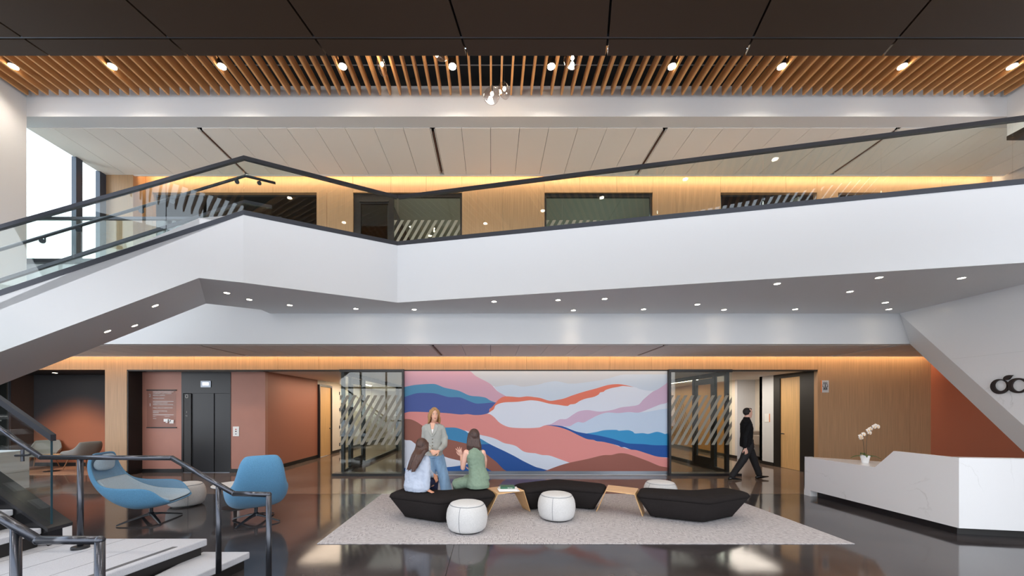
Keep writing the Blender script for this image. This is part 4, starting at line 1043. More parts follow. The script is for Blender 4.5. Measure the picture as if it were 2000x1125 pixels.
# ---------------------------------------------------------------- blue swivel chairs
def lounge_chair(x, y, rz, lab):
    t = thing('swivel_lounge_chair', lab, 'armchair', (x, y, 0), rz, 'blue swivel lounge chairs')
    # rows: centre(x,z), edge(x,z), half width
    rows = [((-.605, 1.055), (-.60, 1.035), .175), ((-.645, .99), (-.60, .97), .225), ((-.655, .90), (-.59, .89), .25), ((-.63, .78), (-.55, .77), .275), ((-.58, .66), (-.49, .67), .30),
            ((-.49, .53), (-.405, .605), .335), ((-.38, .41), (-.27, .578), .37), ((-.25, .31), (-.12, .572), .385), ((-.10, .245), (.03, .57), .39),
            ((.05, .245), (.14, .562), .38), ((.19, .27), (.25, .515), .365), ((.31, .30), (.345, .415), .33), ((.40, .325), (.405, .35), .28)]
    def surf(off_, vmax, rows_, n=17):
        R = []
        for i, (c, e, w_) in enumerate(rows_):
            row = []
            # inward normal approx from neighbours
            a = rows_[max(0, i-1)][0]; b = rows_[min(len(rows_)-1, i+1)][0]
            tx, tz_ = b[0]-a[0], b[1]-a[1]; l_ = math.hypot(tx, tz_); nx, nz = -tz_/l_, tx/l_
            if nx+nz < 0: nx, nz = -nx, -nz
            of_ = off_ if i < len(rows_)-3 else off_*(.8, .6, .4)[i-len(rows_)+3]
            for k in range(n):
                v = (-1+2*k/(n-1))*(vmax if i < len(rows_)-2 else .94); q = abs(v)**3.6
                row.append(Vector((c[0]+(e[0]-c[0])*q+nx*of_, math.copysign(w_*min(1.0, abs(math.sin(abs(v)*math.pi/2))**.9)*(1-off_*.6), v), c[1]+(e[1]-c[1])*q+nz*of_)))
            R.append(row)
        return R
    m = MB(); m.rings(surf(0, 1, rows), cap=False, closed=False)
    o = m.build('shell', [M['blue'], M['blueinner']], t, smooth=True, local=True)
    s_ = o.modifiers.new('t', 'SOLIDIFY'); s_.thickness = .03; s_.offset = 1; s_.material_offset = 1; s_.material_offset_rim = 0
    # make sure thickness grows inward
    q = o.modifiers.new('s', 'SUBSURF'); q.levels = 2; q.render_levels = 2
    pad = surf(.012, .84, rows[4:]); pad2 = surf(.07, .76, rows[4:])
    mm = MB()
    V1 = [[mm.bm.verts.new(p) for p in r] for r in pad]; V2 = [[mm.bm.verts.new(p) for p in r] for r in pad2]
    nr, nc = len(V1), len(V1[0])
    for i in range(nr-1):
        for j in range(nc-1): mm._f([V1[i][j], V1[i+1][j], V1[i+1][j+1], V1[i][j+1]]); mm._f([V2[i][j], V2[i][j+1], V2[i+1][j+1], V2[i+1][j]])
    for i in range(nr-1):
        for j in (0, nc-1): mm._f([V1[i][j], V1[i+1][j], V2[i+1][j], V2[i][j]])
    for j in range(nc-1):
        for i in (0, nr-1): mm._f([V1[i][j], V1[i][j+1], V2[i][j+1], V2[i][j]])
    o = mm.build('seat_cushion', M['bluegrey'], t, smooth=True, local=True, sub=1)
    # head rest
    hr = MB(); R = []
    for k in range(9):
        a = k/8; z = .79+.25*a; b_ = math.sin(math.pi*a)**.5 if 0 < a < 1 else .05
        xx = -.585-.035*math.sin(math.pi*min(1, a*1.1))+.02*a
        R.append([Vector((xx+.065*b_*max(0, math.cos(p))+.01*math.cos(p), (.225-.055*a)*(.45+.55*b_)*math.sin(p), z)) for p in [j*2*math.pi/20 for j in range(20)]])
    hr.rings(R).build('headrest', M['bluegrey'], t, smooth=True, local=True, sub=1)
    bm_ = mat('chair_base', rgb(38, 42, 48), .35, .4)
    MB().lathe([(.025, .10), (.025, .22), (.05, .225), (.11, .245), (.12, .26), (.001, .262)], 20).build('column', bm_, t, smooth=False, local=True)
    MB().lathe([(.001, .085), (.05, .085), (.045, .115), (.03, .13), (.001, .13)], 20).build('hub', bm_, t, local=True)
    for k in range(4):
        a = math.radians(45)+k*math.pi/2; c, s__ = math.cos(a), math.sin(a); R = []
        for r, z, w_, h in ((.03, .10, .032, .028), (.12, .088, .028, .022), (.27, .05, .023, .018), (.37, .022, .020, .016), (.395, .012, .016, .010)):
            R.append([Vector((r*c-w_*s__*u, r*s__+w_*c*u, z+h*v)) for u, v in ((-1, -.6), (1, -.6), (.7, .6), (-.7, .6))])
        MB().rings(R).build('leg', bm_, t, local=True, bevel=.004)
    return t
lounge_chair(-5.23, 5.86, math.radians(12), 'blue swivel lounge chair seen from the side, left of the pouf')
lounge_chair(-3.60, 5.83, math.radians(128), 'blue swivel lounge chair with its back to the camera, facing the round table')
t = thing('round_side_table', 'white round pedestal table beyond the arm of the blue chair', 'side table', (-4.45, 6.62, 0))
MB().lathe([(.001, .385), (.33, .385), (.345, .395), (.345, .402), (.335, .408), (.001, .408)], 48).build('tabletop', M['white'], t, local=True)
MB().lathe([(.03, .02), (.025, .2), (.03, .385)], 20).build('pedestal', M['black'], t, smooth=True, local=True)
MB().lathe([(.001, 0), (.22, 0), (.22, .012), (.06, .025), (.001, .025)], 40).build('base', M['black'], t, local=True)

# ---------------------------------------------------------------- alcove chairs and table
def alcove_chair(x, y, rz, lab):
    t = thing('shell_armchair', lab, 'armchair', (x, y, .012), rz, 'grey shell armchairs in the alcove')
    rows = [((-.36, .80), (-.35, .79), .22), ((-.375, .72), (-.33, .725), .25), ((-.34, .58), (-.27, .63), .28), ((-.28, .44), (-.14, .575), .31), ((-.18, .37), (.02, .565), .325), ((0, .36), (.16, .545), .33), ((.18, .385), (.25, .49), .32), ((.30, .40), (.30, .42), .28)]
    R = []
    for c, e, w_ in rows:
        R.append([Vector((c[0]+(e[0]-c[0])*abs(v)**2.4, math.copysign(w_*abs(math.sin(abs(v)*math.pi/2))**.9, v), c[1]+(e[1]-c[1])*abs(v)**2.4)) for v in [-1+2*k/12 for k in range(13)]])
    o = MB().rings(R, cap=False, closed=False).build('shell', M['grey_f'], t, smooth=True, local=True)
    s_ = o.modifiers.new('t', 'SOLIDIFY'); s_.thickness = .035; s_.offset = 1
    q = o.modifiers.new('s', 'SUBSURF'); q.levels = 1; q.render_levels = 1
    MB().box(-.24, .27, -.25, .25, .395, .45).build('seat_cushion', M['grey_f'], t, local=True, bevel=.02, seg=3)
    for sx, sy in ((1, 1), (1, -1), (-1, 1), (-1, -1)):
        MB().tube([(sx*.15, sy*.18, .37), (sx*.29, sy*.26, 0)], [.018, .011], 8).build('leg', M['walnut'], t, local=True)
    return t
def alc(x, y): return FL(x, y, .012)
v = P(163, 915, 0); a = FL(163, 913, .012)
alcove_chair(-11.55, 10.75, math.radians(165), 'grey shell armchair in side view against the orange alcove wall')
alcove_chair(-12.80, 10.88, math.radians(-55), 'grey shell armchair facing forward in the alcove behind a small table')
t = thing('low_table', 'small round table with pale wooden top in front of the alcove armchair', 'side table', (-12.05, 10.45, .012))
MB().lathe([(.001, .44), (.26, .44), (.27, .455), (.001, .46)], 32).build('tabletop', M['ply'], t, local=True)
MB().lathe([(.012, .01), (.012, .44)], 12).build('stem', M['black'], t, local=True)
MB().lathe([(.001, 0), (.16, 0), (.16, .01), (.001, .012)], 24).build('base', M['black'], t, local=True)
for dx in (-.05, .03):
    g_ = MB().lathe([(.022, .0), (.026, .10), (.024, .10), (.020, .005), (.001, .005), (.001, 0)], 16, (0, 0, 0)).build('drinking_glass', M['glass'], origin=(-12.05+dx, 10.42, .473))
    tag(g_, 'small clear glass on the little alcove table', 'glass', 'glasses on the alcove table')

# ---------------------------------------------------------------- pale stone counter at far left
t = thing('stone_counter', 'pale grey panelled counter block behind the lower stair guard', 'counter', (-10.3, 7.4, 0))
STN = mat('counter_stone', rgb(216, 218, 218), .6, noise=(1, .06, (2, 2, 30)))
MB().box(-11.2, -9.5, 6.9, 7.84, .10, .44).build('side_panel', STN, t); MB().box(-11.2, -9.5, 6.9, 7.84, .446, .87).build('side_panel', STN, t)
MB().box(-11.1, -9.62, 7.0, 7.74, 0, .10).build('plinth', M['dark'], t)

# ================================================================ RECEPTION DESK
dk = thing('reception_desk', 'white quartz reception desk with a sloping notch in its front', 'reception desk', (6.9, 6.2, 0))
DX = 6.25
low = [(DX+.04, 7.61), (DX+.04, 5.1), (8.2, 4.77), (8.2, 5.5), (7.45, 5.85), (7.45, 6.6), (6.42, 7.60)]
MB().prism([(x, y, .72) for x, y in low], (0, 0, .035)).build('worktop', M['quartz'], dk)
fp = [(7.63, .115), (7.63, .76), (6.22, .76), (5.93, 1.056), (5.10, 1.056), (5.10, .115)]
MB().loft2([(DX, y, z) for y, z in fp], [(DX+.045, y, z) for y, z in fp]).build('front_panel', M['quartz'], dk)
MB().prism([(DX, 7.63, 0), (DX+.14, 7.60, 0), (DX+.14, 7.48, 0), (DX, 7.48, 0)], (0, 0, .115)).build('foot', M['quartz'], dk)
MB().prism([(DX, 7.63, .115), (DX+.14, 7.60, .115), (DX+.14, 7.585, .115), (DX, 7.615, .115)], (0, 0, .645)).build('end_panel', M['quartz'], dk)
q0, q1 = Vector((DX, 5.10, 0)), Vector((8.3, 4.715, 0)); n_ = Vector((.05, .27, 0)).normalized()*.12
MB().prism([(q0.x, q0.y, .115), (q1.x, q1.y, .115), (q1.x+n_.x, q1.y+n_.y, .115), (q0.x+n_.x+.04, q0.y+n_.y, .115)], (0, 0, 1.056-.115)).build('front_panel', M['quartz'], dk)
MB().prism([(DX+.12, 7.45, 0), (DX+.12, 5.22, 0), (8.2, 4.86, 0), (8.2, 5.3, 0), (7.2, 5.6, 0), (7.2, 6.5, 0), (6.5, 7.45, 0)], (0, 0, .70)).build('kick_base', M['dark'], dk)
# orchid
ox, oy, oz = 6.66, 6.80, .755
t = thing('potted_orchid', 'white orchid in a small white pot on the reception desk', 'plant', (ox, oy, oz))
PO = mat('glazed_pot', rgb(240, 240, 240), .25)
MB().lathe([(.001, 0), (.048, 0), (.056, .05), (.068, .115), (.070, .13), (.062, .13), (.058, .11), (.001, .11)], 32).build('pot', PO, t, smooth=False, local=True)
MB().lathe([(.001, .105), (.058, .112), (.001, .118)], 20).build('moss', mat('moss', rgb(70, 80, 40), .9), t, local=True)
STM = mat('orchid_stem', rgb(84, 70, 50), .5); LEAF = mat('orchid_leaf', rgb(84, 104, 50), .45)
PET = mat('orchid_petal', rgb(244, 232, 222), .5); LIP = mat('orchid_lip', rgb(232, 190, 120), .5)
st1 = [(-.01, 0, .11), (-.02, 0, .25), (-.035, 0, .38), (-.06, 0, .455), (-.10, 0, .49)]
st2 = [(.02, 0, .11), (.03, .01, .28), (.035, .0, .46), (.06, 0, .56), (.12, 0, .625), (.20, 0, .65)]
for s_ in (st1, st2): MB().tube(s_, .004, 6).build('stem', STM, t, smooth=True, local=True)
def leafm(a, L_, w_, up):
    R = []; c, s_ = math.cos(a), math.sin(a)
    for k in range(9):
        u = k/8; r = L_*u; z = .11+up*math.sin(u*2.2)-.05*u*u; ww = w_*math.sin(math.pi*min(1, .08+u*.92))
        R.append([Vector((r*c-v_*ww*s_, r*s_+v_*ww*c, z+abs(v_)*ww*.35+h)) for v_, h in ((-1, 0), (0, -.004), (1, 0), (0, .004))])
    return MB().rings(R)
for a, L_, w_, up in ((0.3, .20, .028, .03), (2.9, .22, .028, .02), (1.2, .16, .03, .07), (-.9, .20, .027, .03), (-2.2, .17, .027, .05)):
    leafm(a, L_, w_, up).build('leaf', LEAF, t, smooth=True, local=True)
def flower(c, s=1.0, yaw=0.0):
    c = Vector(c); m = MB()
    for k, (ang, L_, w_) in enumerate(((90, .042, .022), (162, .045, .030), (18, .045, .030), (215, .040, .018), (-35, .040, .018))):
        a = math.radians(ang+yaw); R = []
        for j in range(6):
            u = j/5; ww = w_*math.sin(math.pi*min(1, .1+.85*u)); r = L_*u
            R.append([c+Vector(((r*math.cos(a)-v_*ww*math.sin(a))*s, (-.012*math.sin(u*3)-.004*v_*v_+h)*s, (r*math.sin(a)+v_*ww*math.cos(a))*s)) for v_, h in ((-1, 0), (0, -.002), (1, 0), (0, .002))])
        m.rings(R)
    f = m.build('flower', PET, t, smooth=True, local=True)
    l_ = MB(); l_.lathe([(.001, -.012), (.010, -.006), (.012, 0), (.006, .01), (.001, .012)], 10, c+Vector((0, -.014, -.004)))
    l_.build('lip', LIP, f, local=True)
for c in ((-.10, -.01, .47), (-.055, -.02, .505), (-.07, .01, .44), (.06, -.01, .53), (.03, -.02, .575), (.09, .0, .60), (.13, -.02, .635), (.175, 0, .655), (.205, -.01, .64)):
    flower(c, 1.0, random.uniform(-20, 20))

# ================================================================ STEPS, LOWER STAIR, RAILS
STP = mat('terrazzo_step', rgb(176, 178, 184), .5, 0, .4, noise=(160, .10, (1, 1, 1)), bump=(120, .15))
STR = mat('anti_slip_strip', rgb(84, 84, 86), .8)
nd = Vector((.214, 1, 0))
def nose(x0, y0, y): return x0+(y-y0)*nd.x
z1_, z2_ = .175, .34
sp_ = thing('entry_steps', 'pale terrazzo steps and landing at lower left corner', 'steps', (-3.6, 3.2, 0))
yf = 4.03; yn = 1.6
def slabp(xc, z, th, xl, yfar): 
    return [(xl, yn, z-th), (nose(xc, yfar, yn), yn, z-th), (xc, yfar, z-th), (xl, yfar, z-th)]
MB().prism(slabp(-3.0, z2_, .075, -6.2, yf), (0, 0, .075)).build('landing_slab', STP, sp_, bevel=.012)
MB().prism([(p[0]-(.045 if p[0] > -6 else 0), p[1]-(.03 if p[1] > 2 else 0), 0) for p in slabp(-3.0, z2_, 0, -6.2, yf)], (0, 0, z2_-.075)).build('riser', M['dark'], sp_)
MB().prism(slabp(-2.595, z1_, .075, -3.1, 4.10), (0, 0, .075)).build('step_slab', STP, sp_, bevel=.012)
MB().prism([(p[0]-(.045 if p[0] > -3.08 else 0), p[1]-(.03 if p[1] > 2 else 0), 0) for p in slabp(-2.595, z1_, 0, -3.1, 4.10)], (0, 0, z1_-.075)).build('riser', M['dark'], sp_)
def strip(xc, yc, z, y0, y1, w_):
    a, b = nose(xc, yc, y0), nose(xc, yc, y1)
    MB().prism([(a-w_, y0, z), (a, y0, z), (b, y1, z), (b-w_, y1, z)], (0, 0, .002)).build('anti_slip_strip', STR, sp_)
strip(-3.0-.055, yf, z2_, 1.7, 3.78, .05)
strip(-2.595-.055, 4.10, z1_, 1.7, 3.3, .05)
jl = MB()
for k, xc in enumerate((-3.42, -3.84, -4.26, -4.68)):
    a, b = nose(xc, yf, yn+.02), nose(xc, yf, yf-.03)
    jl.prism([(a, yn+.02, z2_), (a+.006, yn+.02, z2_), (b+.006, yf-.03, z2_), (b, yf-.03, z2_)], (0, 0, .0012))
jl.build('joint_lines', mat('joint_dark', rgb(120, 122, 126), .8), sp_)
# lower stair flight
LS = thing('lower_stair', 'lower stair flight with black stringer and glass side at far left', 'staircase', (-5.8, 3.6, z2_))
sxe, sye = -4.42, 3.80; slp = .70; Ls = 2.9
def T(s, dy, z): return Vector((sxe-s, sye+dy, z))
MB().loft2([T(0, 0, z2_), T(Ls, 0, z2_+slp*Ls-.06), T(Ls, 0, z2_+slp*Ls+.17), T(0, 0, z2_+.17)], [T(0, .13, z2_), T(Ls, .13, z2_+slp*Ls-.06), T(Ls, .13, z2_+slp*Ls+.17), T(0, .13, z2_+.17)]).build('stringer', mat('gloss_black', rgb(26, 26, 28), .15), LS)
MB().loft2([T(0, .13, z2_+.02), T(Ls, .13, z2_+slp*Ls-.30), T(Ls, .13, z2_+slp*Ls+.14), T(0, .13, z2_+.14)], [T(0, .22, z2_+.02), T(Ls, .22, z2_+slp*Ls-.30), T(Ls, .22, z2_+slp*Ls+.14), T(0, .22, z2_+.14)]).build('outer_cheek', M['white'], LS)
MB().loft2([T(-.003, -.004, z2_+.141), T(Ls, -.004, z2_+slp*Ls+.141), T(Ls, -.004, z2_+slp*Ls+.175), T(-.003, -.004, z2_+.175)], [T(-.003, .224, z2_+.141), T(Ls, .224, z2_+slp*Ls+.141), T(Ls, .224, z2_+slp*Ls+.175), T(-.003, .224, z2_+.175)]).build('cap', mat('cap_black', rgb(40, 40, 42), .2), LS)
gp0, gp1 = T(.04, .065, z2_+.16), T(Ls, .065, z2_+slp*Ls+.16)
MB().loft2([gp0+Vector((0, -.008, 0)), gp1+Vector((0, -.008, 0)), gp1+Vector((0, -.008, .93)), gp0+Vector((0, -.008, .93))],
           [gp0+Vector((0, .008, 0)), gp1+Vector((0, .008, 0)), gp1+Vector((0, .008, .93)), gp0+Vector((0, .008, .93))]).build('glass_panel', M['glass'], LS)
MB().box(gp0.x+.0, gp0.x+.006, gp0.y-.008, gp0.y+.008, gp0.z, gp0.z+.93).build('glass_edge', mat('teal_edge', rgb(30, 60, 70), .2), LS)
MB().bar(gp0+Vector((.02, 0, .915)), gp1+Vector((0, 0, .915)), .05, .065).build('top_rail', M['rail'], LS)
for i in range(12):
    x1_ = sxe-.05-.28*i; z = z2_+.185*(i+1)
    if i < 11: MB().box(x1_-.34, x1_, 1.9, sye-.01, z-.06, z).build('tread', STP, LS, bevel=.008)
    if i < 11: MB().box(x1_-.34, x1_-.03, 1.92, sye-.02, z-.185, z-.06).build('riser', M['dark'], LS)
# pipe rails
def pipe(root, pts, r): MB().tube(pts, r, 16).build('rail_pipe', M['pipe'], root, smooth=True)
DB = 3.72
ra = thing('pipe_handrail', 'long gunmetal pipe handrail dropping past the blue chairs', 'handrail', (-3.2, 3.6, 0))
B0, B1, B2, B3, B4 = P(-40, 810, 3.75), P(80, 893, 3.75), P(336, 894.5, 3.70), P(457, 964, 3.52), P(525, 966, 3.45)
R_ = .0235
pipe(ra, [B0, B1], R_); pipe(ra, [B1, B2], R_); pipe(ra, [B2, B3], R_); pipe(ra, [B3, B4], R_)
MB().tube([B4, Vector((B4.x, B4.y, 0))], R_, 16).build('post', M['pipe'], ra, smooth=True)
for p in (B1, B2, B3, B4):
    m = MB(); R = []
    for k in range(9):
        a = math.pi*k/8; R.append([p+Vector((R_*1.05*math.sin(a)*math.cos(b), R_*1.05*math.sin(a)*math.sin(b), R_*1.05*math.cos(a))) if 0 < k < 8 else p+Vector((.0005*math.cos(b), .0005*math.sin(b), R_*1.05*math.cos(a))) for b in [j*math.pi/8 for j in range(16)]])
    m.rings(R).build('elbow', M['pipe'], ra, smooth=True)
v = P(157, 894, 3.74); MB().tube([Vector((v.x, v.y, v.z)), Vector((v.x, v.y, z2_))], R_, 16).build('post', M['pipe'], ra, smooth=True)
MB().lathe([(.001, 0), (.068, 0), (.068, .022), (.06, .026), (.001, .026)], 32, (v.x, v.y, z2_)).build('flange', M['black'], ra)
v = P(427, 950, 3.56); MB().tube([Vector((v.x, v.y, v.z)), Vector((v.x, v.y, z1_))], R_, 16).build('post', M['pipe'], ra, smooth=True)
v = P(45, 868, 3.75); m = MB(); m.tube([P(30, 890, 3.84), P(55, 889, 3.78), P(66, 884, 3.75)], .010, 8); m.tube([P(44, 878, 3.85), P(44, 901, 3.85)], .014, 12)
m.build('wall_bracket', M['pipe'], ra)
rb = thing('pipe_handrail', 'near gunmetal pipe handrail in the lower left corner', 'handrail', (-2.6, 2.3, 0))
R_ = .0250
A0, A1, A2 = P(-60, 973, 2.30), P(75, 1055, 2.28), P(195, 1055, 2.28)
pipe(rb, [A0, A1], R_); pipe(rb, [A1, A2], R_)
MB().tube([A2, Vector((A2.x, A2.y, 0))], R_, 20).build('post', M['pipe'], rb, smooth=True)
v = P(31, 1030, 2.29); MB().tube([v, Vector((v.x, v.y, z1_))], R_, 20).build('post', M['pipe'], rb, smooth=True)
for p in (A1, A2):
    m = MB(); R = []
    for k in range(9):
        a = math.pi*k/8; R.append([p+Vector((R_*1.06*math.sin(a)*math.cos(b), R_*1.06*math.sin(a)*math.sin(b), R_*1.06*math.cos(a))) if 0 < k < 8 else p+Vector((.0005*math.cos(b), .0005*math.sin(b), R_*1.06*math.cos(a))) for b in [j*math.pi/8 for j in range(16)]])
    m.rings(R).build('elbow', M['pipe'], rb, smooth=True)

# ================================================================ PENDANTS
SHG = glass_mat('shade_glass', (.90, .88, .88, 1), 1.7, .04)
def pendant(x, y, D, yaw, tilt, s, lab):
    c = P(x, y, D); t = thing('glass_pendant', lab, 'pendant lamp', (c.x, c.y, c.z), 0, 'clear glass pendants hanging below the baffles')
    sh = MB(); R = []
    for k in range(15):
        a = math.pi*k/14; r = .155*math.sin(a)**.85 if 0 < k < 14 else .002; z = .19*math.cos(a)*1.0
        R.append([Vector((r*math.cos(b), r*.42*math.sin(b), z-.02*math.sin(a))) for b in [j*2*math.pi/32 for j in range(32)]])
    o = sh.rings(R)
    mx = Matrix.Rotation(yaw, 4, 'Z') @ Matrix.Rotation(tilt, 4, 'Y'); bmesh.ops.transform(sh.bm, matrix=mx, verts=sh.bm.verts[:])
    bmesh.ops.scale(sh.bm, vec=(s, s, s), verts=sh.bm.verts[:])
    sh.build('shade', SHG, t, smooth=True, local=True)
    MB().lathe([(.001, -.035), (.018, -.025), (.030, 0), (.020, .03), (.001, .04)], 16, (0, 0, .02)).build('bulb', mat('bulb_glow', (1, .85, .65, 1), .5, emit=(1, .82, .6, 1), es=60), t, smooth=True, local=True)
    top_ = 9.0-c.z
    MB().tube([(0, 0, .06), (0, 0, .20*s)], .012, 12).build('socket', M['charcoal'], t, local=True)
    MB().tube([(0, 0, .19*s), (0, 0, top_)], .0025, 6).build('cord', M['dark'], t, local=True)
    l = bpy.data.lights.new('pendant_bulb', 'POINT'); l.energy = 3; l.color = (1, .8, .55); l.shadow_soft_size = .03
    o = bpy.data.objects.new('pendant_bulb', l); COL.objects.link(o); o.parent = t; o.location = (0, 0, -.06)
pendant(746, 128, 6.85, math.radians(72), .1, .85, 'glass pendant turned edge-on, first of the row from the left')
pendant(858, 100, 6.6, math.radians(30), -.4, .85, 'glass pendant mostly hidden behind the dark soffit edge')
pendant(961, 186, 6.75, math.radians(12), .45, .90, 'glass pendant hanging lowest in front of the white beam')
pendant(985, 176, 7.1, math.radians(40), .35, .85, 'glass pendant just behind the lowest one before the white beam')
pendant(1118, 116, 6.6, math.radians(-10), -.35, .95, 'bright glass pendant with its top cut by the dark soffit edge')
# ================================================================ PEOPLE
def skin_mat(n, c): 
    m = mat(n, c, .5, 0, .4); m.node_tree.nodes['Principled BSDF'].inputs['Subsurface Weight'].default_value = .15
    m.node_tree.nodes['Principled BSDF'].inputs['Subsurface Scale'].default_value = .02
    return m
SK1 = skin_mat('skin_light', rgb(226, 176, 152)); SK2 = skin_mat('skin_warm', rgb(206, 150, 122)); SK3 = skin_mat('skin_pink', rgb(224, 178, 160))
def ball(m, c, r, M3=None, n=16, k=10):
    c = Vector(c); r = (r, r, r) if isinstance(r, (int, float)) else r; R = []
    for i in range(k+1):
        a = math.pi*i/k; s_, z = (math.sin(a), math.cos(a)) if 0 < i < k else (.01, math.cos(a))
        ring = []
        for j in range(n):
            v = Vector((r[0]*s_*math.cos(2*math.pi*j/n), r[1]*s_*math.sin(2*math.pi*j/n), r[2]*z))
            if M3 is not None: v = M3 @ v
            ring.append(c+v)
        R.append(ring)
    m.rings(R)
def limb(m, pts, rad, n=14):
    """tapered rounded chain"""
    pts = [Vector(p) for p in pts]
    m.tube(pts, rad, n)
    for p, r in zip(pts, rad): ball(m, p, r*.995, n=n, k=8)
def torso(m, rows, n=24):
    """rows: centre, half width, half depth, yaw, squareness"""
    R = []
    for c, rx, ry, yaw in rows:
        c = Vector(c); ring = []
        for j in range(n):
            a = 2*math.pi*j/n; ca, sa = math.cos(a), math.sin(a)
            x = rx*math.copysign(abs(ca)**.82, ca); y = ry*math.copysign(abs(sa)**.82, sa)
            ring.append(c+Vector((x*math.cos(yaw)-y*math.sin(yaw), x*math.sin(yaw)+y*math.cos(yaw), 0)))
        R.append(ring)
    m.rings(R)
def remesh(o, vox, it=2, fold=None):
    r = o.modifiers.new('r', 'REMESH'); r.mode = 'VOXEL'; r.voxel_size = vox; r.use_smooth_shade = True
    if fold:
        tx = bpy.data.textures.new('fold', 'CLOUDS'); tx.noise_scale = fold[1]; tx.noise_depth = 2
        d = o.modifiers.new('d', 'DISPLACE'); d.texture = tx; d.strength = fold[0]; d.mid_level = .5; d.texture_coords = 'LOCAL'
    s_ = o.modifiers.new('s', 'SMOOTH'); s_.factor = .5; s_.iterations = it
def rotm(yaw, pitch=0, roll=0):
    return (Matrix.Rotation(yaw, 3, 'Z') @ Matrix.Rotation(pitch, 3, 'X') @ Matrix.Rotation(roll, 3, 'Y'))
def head(m, c, R3, s=1.0):
    """face towards local -Y; returns a mapper for face parts"""
    c = Vector(c); f = lambda x, y, z: c+R3 @ (Vector((x, y, z))*s)
    lv = [(-.118, .018, .018, -.058), (-.110, .034, .032, -.054), (-.088, .048, .054, -.040), (-.055, .060, .076, -.020), (-.015, .068, .090, -.006), (.03, .074, .097, .002), (.07, .071, .093, .006), (.098, .055, .074, .008), (.113, .030, .044, .008), (.119, .006, .008, .008)]
    m.rings([[f(rx*math.cos(a), oy+ry*math.sin(a), z) for a in [2*math.pi*j/20 for j in range(20)]] for z, rx, ry, oy in lv])
    m.rings([[f(-w_, y, z), f(w_, y, z), f(w_*.5, y-d_, z), f(-w_*.5, y-d_, z)] for z, w_, y, d_ in ((.022, .008, -.080, .014), (0, .010, -.080, .024), (-.020, .015, -.080, .032), (-.030, .013, -.080, .018))])
    for sx in (-1, 1):
        ball(m, f(sx*.073, .004, -.008), (.010*s, .018*s, .030*s), R3, 10, 8)
        ball(m, f(sx*.032, -.076, -.022), (.020*s, .014*s, .018*s), R3, 10, 8)
    return f
def face(f, R3, t, s=1.0, lip=(176, 96, 90)):
    for sx in (-1, 1):
        e = MB(); ball(e, f(sx*.031, -.0885, .010), (.0125*s, .006*s, .0062*s), R3, 12, 8); e.build('eye', mat('eye_white', rgb(225, 222, 220), .3), t, local=True, smooth=True)
        e = MB(); ball(e, f(sx*.031, -.0945, .010), (.0060*s, .003*s, .0058*s), R3, 10, 8); e.build('iris', mat('iris_dark', rgb(50, 40, 34), .3), t, local=True, smooth=True)
        e = MB(); e.tube([f(sx*.016, -.0975, .026), f(sx*.032, -.096, .031), f(sx*.048, -.085, .025)], [.0028*s]*3, 6); e.build('eyebrow', mat('brow', rgb(110, 84, 60), .8), t, local=True)
    e = MB(); ball(e, f(0, -.0925, -.060), (.021*s, .007*s, .0048*s), R3, 12, 8); ball(e, f(0, -.0915, -.068), (.018*s, .007*s, .005*s), R3, 12, 8)
    e.build('lips', mat('lips', rgb(*lip), .4), t, local=True, smooth=True)
def hand(m, w_, d, nrm, curl=.5, spread=.12, side=1, s=1.0):
    """w_ wrist, d direction of fingers, nrm palm-side direction; thumb towards side*(d x nrm)"""
    w_ = Vector(w_); d = Vector(d).normalized(); nrm = (Vector(nrm)-d*Vector(nrm).dot(d)).normalized(); l_ = d.cross(nrm)*side
    R = []
    for u, hw, ht in ((-.01, .024, .018), (.015, .030, .017), (.045, .038, .016), (.075, .040, .014), (.088, .036, .011)):
        R.append([w_+(d*u+l_*hw*math.cos(a)+nrm*ht*math.sin(a))*s for a in [2*math.pi*j/14 for j in range(14)]])
    m.rings(R)
    for k, (off_, L_) in enumerate(((.028, .068), (.010, .076), (-.009, .071), (-.027, .056))):
        p = w_+(d*.080+l_*off_)*s; a = spread*(off_/.028); dd = (d*math.cos(a)+l_*math.sin(a)).normalized(); pts = [p]; ang = curl*.5
        for seg in (.45, .30, .25):
            v = dd*math.cos(ang)+nrm*math.sin(ang); p = p+v*L_*seg*s; pts.append(p); ang += curl*.75
        limb(m, pts, [.0092*s, .0088*s, .008*s, .0068*s], 10)
    p = w_+(d*.018+l_*.028)*s; v = (d*.62+l_*.72+nrm*.25).normalized(); p1 = p+v*.034*s; v2 = (d*.85+l_*.35+nrm*.3).normalized(); p2 = p1+v2*.030*s; p3 = p2+(d*.95+l_*.1+nrm*.35).normalized()*.024*s
    limb(m, [p, p1, p2, p3], [.014*s, .0115*s, .010*s, .008*s], 10)
def hairs(m, roots, n, seedv, r=.010):
    rnd_ = random.Random(seedv)
    for k in range(n): roots(rnd_, m)
def person(lab, loc): return thing('person', lab, 'person', loc)
def shoe(m, ankle, d, L_=.25, toe=0.0):
    a = Vector(ankle); d = Vector(d).normalized(); l_ = Vector((-d.y, d.x, 0)).normalized(); R = []
    for u, w_, h in ((-.075, .020, .045), (-.06, .034, .075), (0, .036, .085), (.06, .038, .065), (.12, .043, .045), (.17, .036, .032), (.19, .012, .018)):
        c = Vector((a.x, a.y, 0))+d*(u*L_/.25); zb = Vector((0, 0, a.z-.085+toe*max(0, u)))
        R.append([c+zb+l_*w_*math.cos(t_)+Vector((0, 0, h*.5+h*.5*math.sin(t_))) for t_ in [2*math.pi*j/14 for j in range(14)]])
    m.rings(R)

